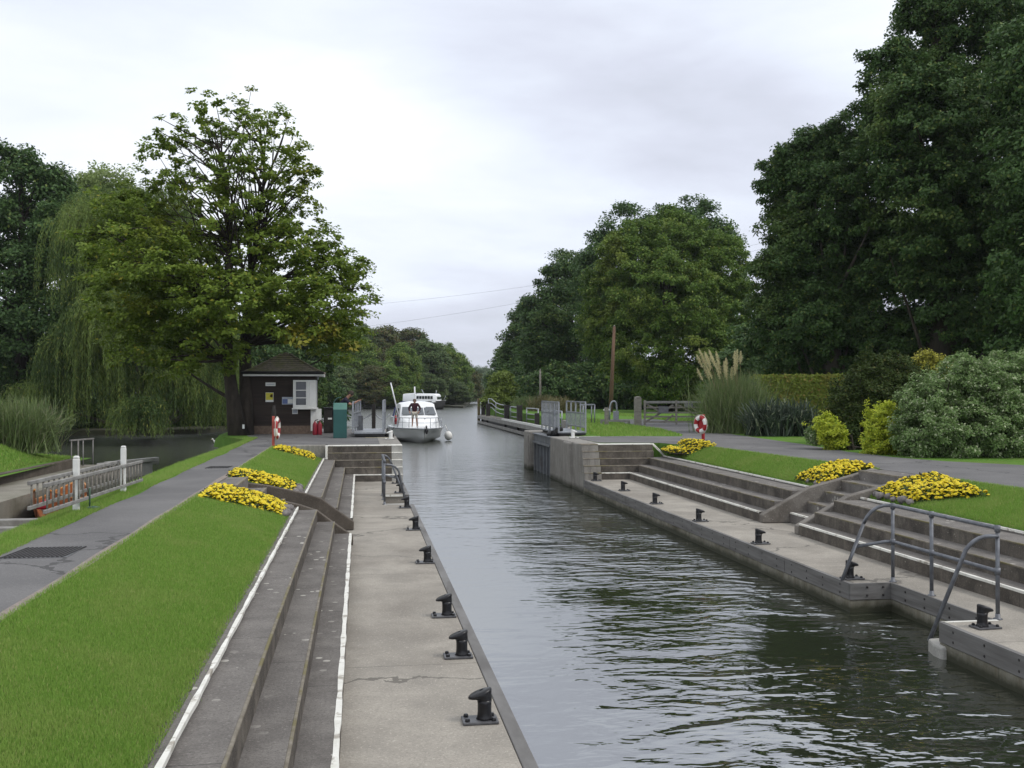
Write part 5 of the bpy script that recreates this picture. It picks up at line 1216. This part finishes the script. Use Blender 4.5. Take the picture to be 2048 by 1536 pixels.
# reeds on the island
def grass_clump(name,label,cat,base,n,rad,h,lean,wid,mat,plumes=0,pl_h=1.2,group=None,arch=.22,plume_dir=(0,0)):
    root=empty(name,base,label,cat,group); b=np.array(base,float)
    B=b+np.c_[rng.normal(size=(n,2))*rad*.22,np.zeros(n)]
    a=rng.uniform(0,2*pi,n); q=rng.random(n)**.6*lean; hh=h*rng.uniform(.45,1.05,n)*(1-.45*(q/lean)**2)
    Tt=B+np.c_[np.cos(a)*q,np.sin(a)*q,hh]
    npmesh('blades',ribbons(B,Tt,rng.uniform(.6,1.2,n)*wid,5,arch),4,mat,root)
    for k in range(plumes):
        a_=rng.uniform(0,2*pi); q_=rng.random()**.5*lean*.95
        t0=b+np.array((cos(a_)*q_*.6+plume_dir[0],sin(a_)*q_*.6+plume_dir[1],h*pl_h*rng.uniform(.80,1.08)))
        mb=MB(); s0=b+np.array((cos(a_)*.2,sin(a_)*.2,0)); mb.tube([s0,s0*.5+t0*.5+np.array((0,0,.2)),t0],.008,4,cap=False)
        dirv=unit(np.array((cos(a_)*.25+plume_dir[0]*.4,sin(a_)*.25,1.0))); m=420
        t=rng.random(m); ln=rng.uniform(.5,.8); P=t0+dirv*(t*ln)[:,None]
        o=unit(rng.normal(size=(m,3))+dirv*1.6+np.array((plume_dir[0],0,0))*.3); S=unit(np.cross(o,rng.normal(size=(m,3))))
        pl=npmesh('plume',leafquads(P,o,S,(.10*np.sin(pi*np.clip(t*.9+.08,0,1))+.03)*rng.uniform(.7,1.2,m),np.full(m,.012),.35),4,l_plume,root)
        mb.build('stalk',m_plank,pl)
    return root
bx_,by_=PX(35,875,36.5)[:2]
grass_clump('pampas_grass','tall greyish reed clump on the mown island at the far left','ornamental grass',(bx_,36.5,zI(bx_,36.5)),2600,2.2,2.0,1.5,.03,l_reed,arch=.2)
bx_=PX(-70,870,36)[0]; grass_clump('pampas_grass','second reed clump cut by the left edge of the photo','ornamental grass',(bx_,36,zI(bx_,36)),1800,2.0,2.1,1.6,.03,l_reed)
# far bank ground
mb=MB(); mb.prism([(-260,74),(-30,76),(-12,79),(-9.5,92),(-11,140),(-10,214),(8,206),(14,212),(19,190),(24,230),(36,330),(40,420),(-260,420)],'z',-3,-1.15); structure(mb.build('ground',m_earth))

# woodland along the far left bank: three kinds, copied
def proto(mat,seed_lobes,leaf):
    return dict(mat=mat,l=seed_lobes,leaf=leaf)
def far_tree(label,base,lobes,mat,nc,per,cr,leaf,group):
    return tree('woodland_tree',base,label,'tree',lobes,mat,nc,per,cr,leaf,r=.45,nl=10,lr=.16,group=group)[0]
GW='trees along the far left bank'
def round_l(b,h,r): 
    x,y,z=b; return [(x,y,z+h*.34,r*.9,r*.9,h*.34),(x-r*.35,y,z+h*.60,r*.7,r*.7,h*.26),(x+r*.4,y-r*.2,z+h*.58,r*.65,r*.65,h*.25),(x,y-r*.1,z+h*.78,r*.55,r*.55,h*.22),(x-r*.6,y-r*.2,z+h*.3,r*.5,r*.5,h*.26),(x+r*.65,y-r*.1,z+h*.3,r*.5,r*.5,h*.26)]
spec=[(640,196,664,l_far,'dark green woodland tree just right of the hut roof'),(690,206,655,l_far2,'tall rust tinged woodland tree under the sycamore right edge'),(738,200,652,l_far,'broad woodland tree above the leaning man, under the wires'),
 (778,208,664,l_far2,'brownish woodland tree above the cruiser mast'),(815,202,664,l_mid,'lighter green woodland tree behind the cruiser')]
protos=[]
SPEC=[(622,190,690,0,'dark green woodland tree peeping out right behind the hut roof'),(655,214,660,1,'rust tinged woodland tree over the green pedestals'),(700,200,668,2,'yellow green woodland tree right of the sycamore foot'),
(735,222,652,0,'tallest dark woodland tree right under the lower wire'),(772,218,660,1,'brownish woodland tree straight above the slanting mast'),(800,200,690,2,'bright green woodland tree behind the standing crew member'),
(828,222,664,1,'russet crowned woodland tree over the river boat canopy'),(858,214,682,0,'dark round woodland tree over the river boat cabin'),(886,222,690,2,'green woodland tree over the river boat bow'),
(910,236,706,0,'dark woodland tree stepping down to the right of the river boat'),(926,262,728,1,'last woodland tree before the pale distant trees'),
(600,176,740,2,'low woodland tree whose lower boughs show beside the hut'),(678,186,735,0,'low dark woodland tree overhanging the water by the pedestals'),(748,188,735,1,'low woodland bush tree left of the white mast'),(842,206,745,0,'low dark woodland tree right behind the river boat'),(905,214,762,0,'low woodland bush at the water right of the river boat'),(775,190,730,2,'low pale woodland tree behind the white cruiser')]
mats=[l_far,l_far2,l_mid]
for k in range(3):
    b=(0,0,-1.2); h=14; far=round_l(b,h,5.2)
    r=far_tree('x',b,far,mats[k],330,95,1.15,.52,GW); protos.append(r)
used=[False]*3
for u,Y,vt,k,lab in SPEC:
    x,y,zt=PX(u,vt,Y); h=zt+1.2
    c=protos[k] if not used[k] else copy_tree(protos[k]); used[k]=True
    c.location=(x,Y,-1.2); s=h/14*1.04; c.scale=(max(.8,s)*rng.uniform(.95,1.2),max(.8,s),s); c.rotation_euler=(0,0,rng.uniform(0,6)); tag(c,lab,'tree',GW)
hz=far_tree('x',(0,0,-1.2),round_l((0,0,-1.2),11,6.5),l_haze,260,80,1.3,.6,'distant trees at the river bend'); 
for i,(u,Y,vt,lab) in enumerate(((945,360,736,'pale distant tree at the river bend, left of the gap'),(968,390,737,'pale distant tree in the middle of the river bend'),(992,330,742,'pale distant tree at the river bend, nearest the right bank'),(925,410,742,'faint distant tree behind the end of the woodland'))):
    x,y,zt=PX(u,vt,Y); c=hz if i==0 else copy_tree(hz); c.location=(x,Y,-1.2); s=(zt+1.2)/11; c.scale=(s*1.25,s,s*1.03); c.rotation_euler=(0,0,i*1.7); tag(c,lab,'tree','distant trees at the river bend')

# right bank trees
def T(name,label,u,Y,lobs,mat,nc,per,cr,leaf,**kw):
    x,y,z=PX(u,800,Y); return tree(name,(x,Y,-.05),label,'tree',[lob(a,b,r,Y,dy) for a,b,r,dy in lobs],mat,nc,per,cr,leaf,**kw)
T('maple_tree','big rounded bright green maple behind the reddish pole',1330,82,((1270,520,80,-1),(1360,510,85,0),(1430,540,75,1),(1230,580,70,0),(1320,600,110,-3),(1430,620,90,-1),(1210,660,60,0),(1290,690,80,-3),(1380,710,95,-3),(1450,690,70,0),(1470,600,45,1),(1320,760,55,-3.5),(1400,780,50,-3),(1230,740,28,-3),(1480,740,50,1),(1340,460,50,2),(1440,500,50,2)),l_mid,1700,62,.56,.30,r=.5,lr=.14)
T('dark_tree','darker tall tree rising behind the rounded maple',1330,100,((1385,450,55,0),(1320,460,50,1),(1250,470,60,0),(1420,490,60,0),(1230,520,70,0),(1330,540,110,0),(1200,560,60,1),(1240,640,100,0),(1400,620,110,2)),l_dark,480,100,1.1,.4,r=.5,lr=.14)
T('riverside_tree','wide dark green riverside tree left of the maple, in deep shade below',1140,112,((1145,560,60,0),(1110,590,60,0),(1180,580,60,1),(1100,640,70,-1),(1160,660,90,0),(1080,690,50,-2),(1130,740,80,1),(1200,720,80,2),(1210,780,60,3),(1120,790,50,3)),l_deep,640,100,1.05,.42,r=.5,lr=.15)
T('riverside_tree','smaller shaded riverside tree stepping down to the river on the right bank',1050,140,((1070,640,45,0),(1050,680,45,0),(1030,710,35,0),(1060,740,60,0),(1030,760,35,-2),(1090,700,60,2)),l_deep,330,100,1.2,.5,r=.4)
T('riverside_tree','low dark tree at the very end of the right bank',1003,170,((1005,740,22,0),(1018,720,25,0),(995,760,20,0),(1020,760,35,0),(1010,780,30,0)),l_deep,160,90,1.2,.55,r=.3,nl=6)
T('willow_bush','bright yellow green bush beside the far end of the landing stage',1004,101,((1005,770,24,0),(1000,795,28,0),(1020,790,24,1),(985,805,18,-1),(1035,805,20,1),(1008,755,12,0)),l_lime if False else LEAF('willow bush leaf',(.13,.19,.03),(.19,.25,.045),None,0,.3),260,80,.55,.3,r=.12,nl=8,lr=.04)
for u,Y,h,lab in ((1060,86,1.6,'dry reed clump behind the landing stage kerb'),(1090,78,1.5,'dry tawny reed clump behind the right gate railing'),(1030,93,1.5,'green reed clump under the yellow green bush')):
    x,y,z=PX(u,820,Y); grass_clump('reed_clump',lab,'reeds',(x+1.2,Y,-.1),900,2.2,h,1.2,.06,l_dry if 'dry' in lab else l_reed,group='reed clumps by the landing stage')
for i,(u,Y,lab) in enumerate(((1150,96,'dark undergrowth below the wide riverside tree'),(1240,96,'dark undergrowth at the foot of the reddish pole'),(1340,92,'dark undergrowth behind the farm gate'),(1440,86,'dark undergrowth behind the pampas grass'),(1080,118,'dark undergrowth along the right bank beyond the bush'))):
    x,y,z=PX(u,800,Y); shrub('undergrowth',(x,Y,-.05),lab,'undergrowth',[(x-3,Y,1.4,2.6),(x,Y+.6,1.9,2.8),(x+3,Y,1.4,2.6)],l_deep,200,90,.8,.36,group='undergrowth under the right bank trees',low=-2)
# the great dark trees at the right
T('great_tree','dark tree with drooping boughs in front of the right hand tree wall, behind the hedge',1660,50,((1550,355,38,0),(1600,320,60,0),(1640,300,55,1),(1690,290,70,0),(1590,400,70,1),(1660,410,110,-1),(1580,490,70,0),(1545,540,48,-1),(1640,540,115,1),(1545,620,55,0),(1610,640,100,-1),(1530,680,40,1),(1590,710,80,1),(1700,660,110,0),(1740,520,110,2),(1680,730,60,1)),l_deep,1900,84,.48,.23,shell=(.4,1.05),inner=.4,r=.5,lr=.12,nl=40,bark=m_barkg)
T('great_tree','very tall dark tree filling the top right corner of the photo',1880,46,((1770,120,50,0),(1790,200,85,0),(1745,240,50,0),(1850,90,90,1),(1930,20,120,0),(2040,0,130,1),(1860,240,130,-2),(1970,200,150,0),(2060,260,140,2),(1790,340,90,-1),(1900,420,150,-2),(2030,440,150,0),(1830,540,120,1),(1940,600,140,-1),(2060,620,140,1),(1800,680,90,2),(1900,720,90,1),(2020,740,100,2),(1830,20,50,1),(1850,330,100,3),(1820,450,90,4),(1900,520,110,4)),l_deep,2700,88,.52,.24,shell=(.4,1.05),inner=.4,r=.7,lr=.16,nl=40)
T('great_tree','dark tree half outside the right edge of the photo, nearest of the tall ones',2180,38,((2090,120,120,0),(2110,330,130,-1),(2090,520,120,-1),(2200,200,200,0),(2200,450,200,0),(2100,680,110,0),(2200,700,160,0)),l_dark,600,110,.7,.27,r=.6,lr=.15)
for i,(u,Y,lab) in enumerate(((1560,58,'deep shaded understorey tree behind the pampas plumes'),(1680,60,'deep shaded understorey tree behind the clipped hedge'),(1800,60,'deep shaded understorey tree behind the dark olive bush'),(1930,60,'deep shaded understorey tree behind the big variegated shrub'),(2050,60,'deep shaded understorey tree at the right edge'))):
    x,y,z=PX(u,800,Y); shrub('understorey_tree',(x,Y,-.05),lab,'tree',[(x-2.2,Y,2.2,2.4,2,2.6),(x+.2,Y+1.6,3.4,2.8,2,3.0),(x+2.2,Y,2.2,2.4,2,2.6)],l_dark,240,90,.7,.34,group='understorey of the right hand trees',low=-2)

# shrubs of the right hand garden
x,y,z=G(1478,866,0); grass_clump('pampas_grass','big pampas grass with cream plumes beside the right hand path','ornamental grass',(x,y+.5,0),6500,2.4,2.65,1.4,.022,l_reed,24,1.0,arch=.20,plume_dir=(-.55,0))
for u,v,lab,s in ((1545,872,'dark strappy clump of leaves at the foot of the pampas grass',1.15),(1600,872,'dark strappy clump between the pampas grass and the lime shrub',1.1)):
    x,y,z=G(u,v,0); grass_clump('flax_clump',lab,'strap leaved plant',(x,y+.4,0),520,1.6,1.35*s,1.15,.075,l_strap,group='dark strap leaved clumps',arch=.3)
x,y,z=G(1590,868,0); 
hd=empty('hedge',(18.6,44.5,0),'clipped yellowish hedge running behind the pampas grass and olive bush','hedge')
n=52000; Ax,Ay=PX(1515,800,45)[:2]; Bx,By=PX(1950,800,42)[:2]; t=rng.random(n); f=rng.random(n); ht=2.33
P=np.c_[Ax+(Bx-Ax)*t,Ay+(By-Ay)*t,np.zeros(n)]; top_=f<.28
P[:,2]=np.where(top_,ht+rng.normal(size=n)*.05,rng.random(n)*ht); P[:,1]+=np.where(top_,rng.random(n)*.9,rng.normal(size=n)*.06); P[:,0]+=rng.normal(size=n)*.03
Nn=unit(np.where(top_[:,None],np.array((0,-.3,1.)),np.array((0,-1.,.5)))+rng.normal(size=(n,3))*.55); D=unit(np.cross(Nn,rng.normal(size=(n,3)))); S=np.cross(Nn,D)
npmesh('foliage',leafquads(P,D,S,.13*rng.uniform(.6,1.3,n),.08*np.ones(n)),4,l_hedge,hd)
mb=MB(); mb._add([(Ax,Ay+.25,0),(Bx,By+.25,0),(Bx,By+.75,0),(Ax,Ay+.75,0),(Ax,Ay+.25,2.15),(Bx,By+.25,2.15),(Bx,By+.75,2.15),(Ax,Ay+.75,2.15)],[(0,3,2,1),(4,5,6,7),(0,1,5,4),(1,2,6,5),(2,3,7,6),(3,0,4,7)]); mb.build('twigs',m_darktimber,hd)
def S_(name,label,u,v,lobs,mat,nc,per,cr,leaf,Y=None,**kw):
    x,y,z=G(u,v,0); Yy=Y or y; return shrub(name,(x,Yy,0),label,kw.pop('cat','shrub'),[lob(a,b,r,Yy,dy,*e) for a,b,r,dy,*e in lobs],mat,nc,per,cr,leaf,**kw)
S_('olive_bush','dark olive bush standing between the two lime shrubs',1745,895,((1735,860,45,0),(1730,800,60,.6),(1770,790,55,.8),(1745,760,50,1.2),(1700,840,45,.5),(1800,760,55,1.4),(1820,800,60,1.5)),l_purp,520,80,.22,.10,Y=29.5,low=-2,shell=(.6,1.2))
S_('golden_shrub','golden tipped shrub showing above the olive bush',1850,880,((1860,740,40,0),(1830,745,32,.5),(1885,745,30,.3)),l_gold2,120,70,.3,.12,Y=36)
S_('lime_shrub','small lime yellow shrub left of the dark olive bush',1660,893,((1660,868,26,0),(1652,850,20,.2),(1672,885,16,-.1)),l_lime,150,60,.13,.08,Y=28.0,low=-2,shell=(.5,1.3))
S_('grey_shrub','low grey green shrub beside the smaller lime shrub',1632,890,((1632,872,18,0),(1640,855,14,.2)),l_vari,50,75,.15,.07,Y=28.4,low=-2)
S_('lime_shrub','taller lime yellow shrub touching the big variegated shrub',1765,905,((1765,845,32,0),(1760,880,30,-.2),(1780,830,24,.1),(1752,895,20,-.3),(1770,895,24,-.2)),l_lime,230,60,.15,.08,Y=26.2,low=-2,shell=(.5,1.3))
S_('variegated_shrub','huge rounded grey green variegated shrub at the right edge of the path',1930,915,((1870,830,80,0),(1850,870,60,-.5),(1930,800,90,.3),(1990,830,105,-.2),(2050,820,110,0),(1915,870,65,-.8),(1985,875,60,-.9),(2060,870,70,-.8),(1830,880,38,-.4),(2010,770,70,.5),(2090,780,90,.3),(1960,760,40,.4),(1935,735,18,.4),(1985,738,16,.4),(2050,735,35,.3)),l_vari,1500,90,.19,.085,Y=25.3,low=-2,inner=.6,shell=(.62,1.12))

# ------------------------------------------------------------------ mown grass (countless blades)
def blades(name,n,samp,h=.027,w=.0048):
    P=samp(n); n=len(P); d=np.linalg.norm(P[:,:2],axis=1); s=(.75+d/14)
    a=rng.uniform(0,2*pi,n); side=np.c_[np.cos(a),np.sin(a),np.zeros(n)]
    t=np.c_[rng.normal(size=(n,2))*.45,np.ones(n)]; t=unit(t)
    L=(h*rng.uniform(.5,1.25,n)*s**.55)[:,None]; W=(w*s*rng.uniform(.7,1.3,n))[:,None]
    V=np.empty((n,3,3),dtype=np.float32); V[:,0]=P-side*W*.5; V[:,1]=P+side*W*.5; V[:,2]=P+t*L
    V[:,:2,2]-=.006
    o=npmesh(name,V.reshape(-1,3),3,l_grass); o['kind']='stuff'; return o
def vecz(fn): return np.vectorize(fn,otypes=[float])
def rY(n,a,b): # denser near the camera
    u=rng.random(n); p=-.35; return (a**(p)+(b**p-a**p)*u)**(1/p)
bedsL=[(17.7,19.62),(20.8,22.4)]
def sL(n):
    y=rY(int(n*1.3),3.6,32.5); x=np.where(rng.random(len(y))<.05,-1.27+abs(rng.normal(size=len(y)))*.05,rng.uniform(-2.63,-1.27,len(y))); x+=np.where(x<-2.58,rng.normal(size=len(y))*.02,0)
    k=~((((y>17.5)&(y<22.1)))); x,y=x[k][:n],y[k][:n]
    return np.c_[x,y,vecz(zL)(x,y)]
o=blades('grass',430000,sL); tag(o,'mown lawn grass left of the lock','grass')
def sV(n):
    y=rY(n,9,38); xb=vecz(xbank)(y); x=xb-.12+(xb*0-3.66-xb+.12)*rng.random(n)
    return np.c_[x,y,np.where(x<xb,-.05-(xb-x)*.9,-.01)]
o=blades('grass',110000,sV,.04); tag(o,'grass of the narrow verge by the ladders','grass')
def sR(n):
    y=rY(n,10,32.4); f=rng.random(n); xl=vecz(xr)(y); x=9.92+(xl-9.9)*f; k=~((y>18.97)&(y<20.88)); x,y=x[k],y[k]
    return np.c_[x,y,vecz(zR)(x,y)]
o=blades('grass',190000,sR,.036); tag(o,'mown lawn grass right of the lock','grass')
def sI(n):
    y=rng.uniform(24,39.5,n); x=-10.2-rng.random(n)**1.3*9; return np.c_[x,y,vecz(zI)(x,y)]
o=blades('grass',60000,sI,.05,.008); tag(o,'mown grass of the island','grass')
def sF(n):
    y=rng.uniform(37.6,75,n); x=rng.uniform(8.6,19,n); k=(x<13.2+ (y-44)*.05*0)&~((y<40)&(x<8.9)); 
    k&=~((y<44.5)&(x>12.0+(y-37)*.17)); k|=(y>52)&((x>17.8)|(x<13.7)); k&=x>9+(y-43)*.19; x,y=x[k],y[k]
    return np.c_[x,y,np.full(len(x),-.006)]
o=blades('grass',70000,sF,.06,.009); tag(o,'grass beyond the right gate','grass')
def sH(n):
    y=rng.uniform(14,23,n); x=16.0+rng.random(n)*3; return np.c_[x,y,np.full(n,0.0)]

# ------------------------------------------------------------------ thin damp air: far trees fade a little
mb=MB(); mb.box(-640,940,-100,1540,-4.5,34); hz_=mb.build('haze',m_water); hz_['kind']='stuff'; tag(hz_,'thin damp air over the river','haze')
mh=bpy.data.materials.new('damp air'); mh.use_nodes=True; nt=mh.node_tree; nt.nodes.remove(nt.nodes['Principled BSDF'])
pv=nt.nodes.new('ShaderNodeVolumePrincipled'); pv.inputs['Color'].default_value=(.88,.93,1,1); pv.inputs['Density'].default_value=.00014
nt.links.new(pv.outputs[0],nt.nodes['Material Output'].inputs['Volume']); hz_.data.materials[0]=mh
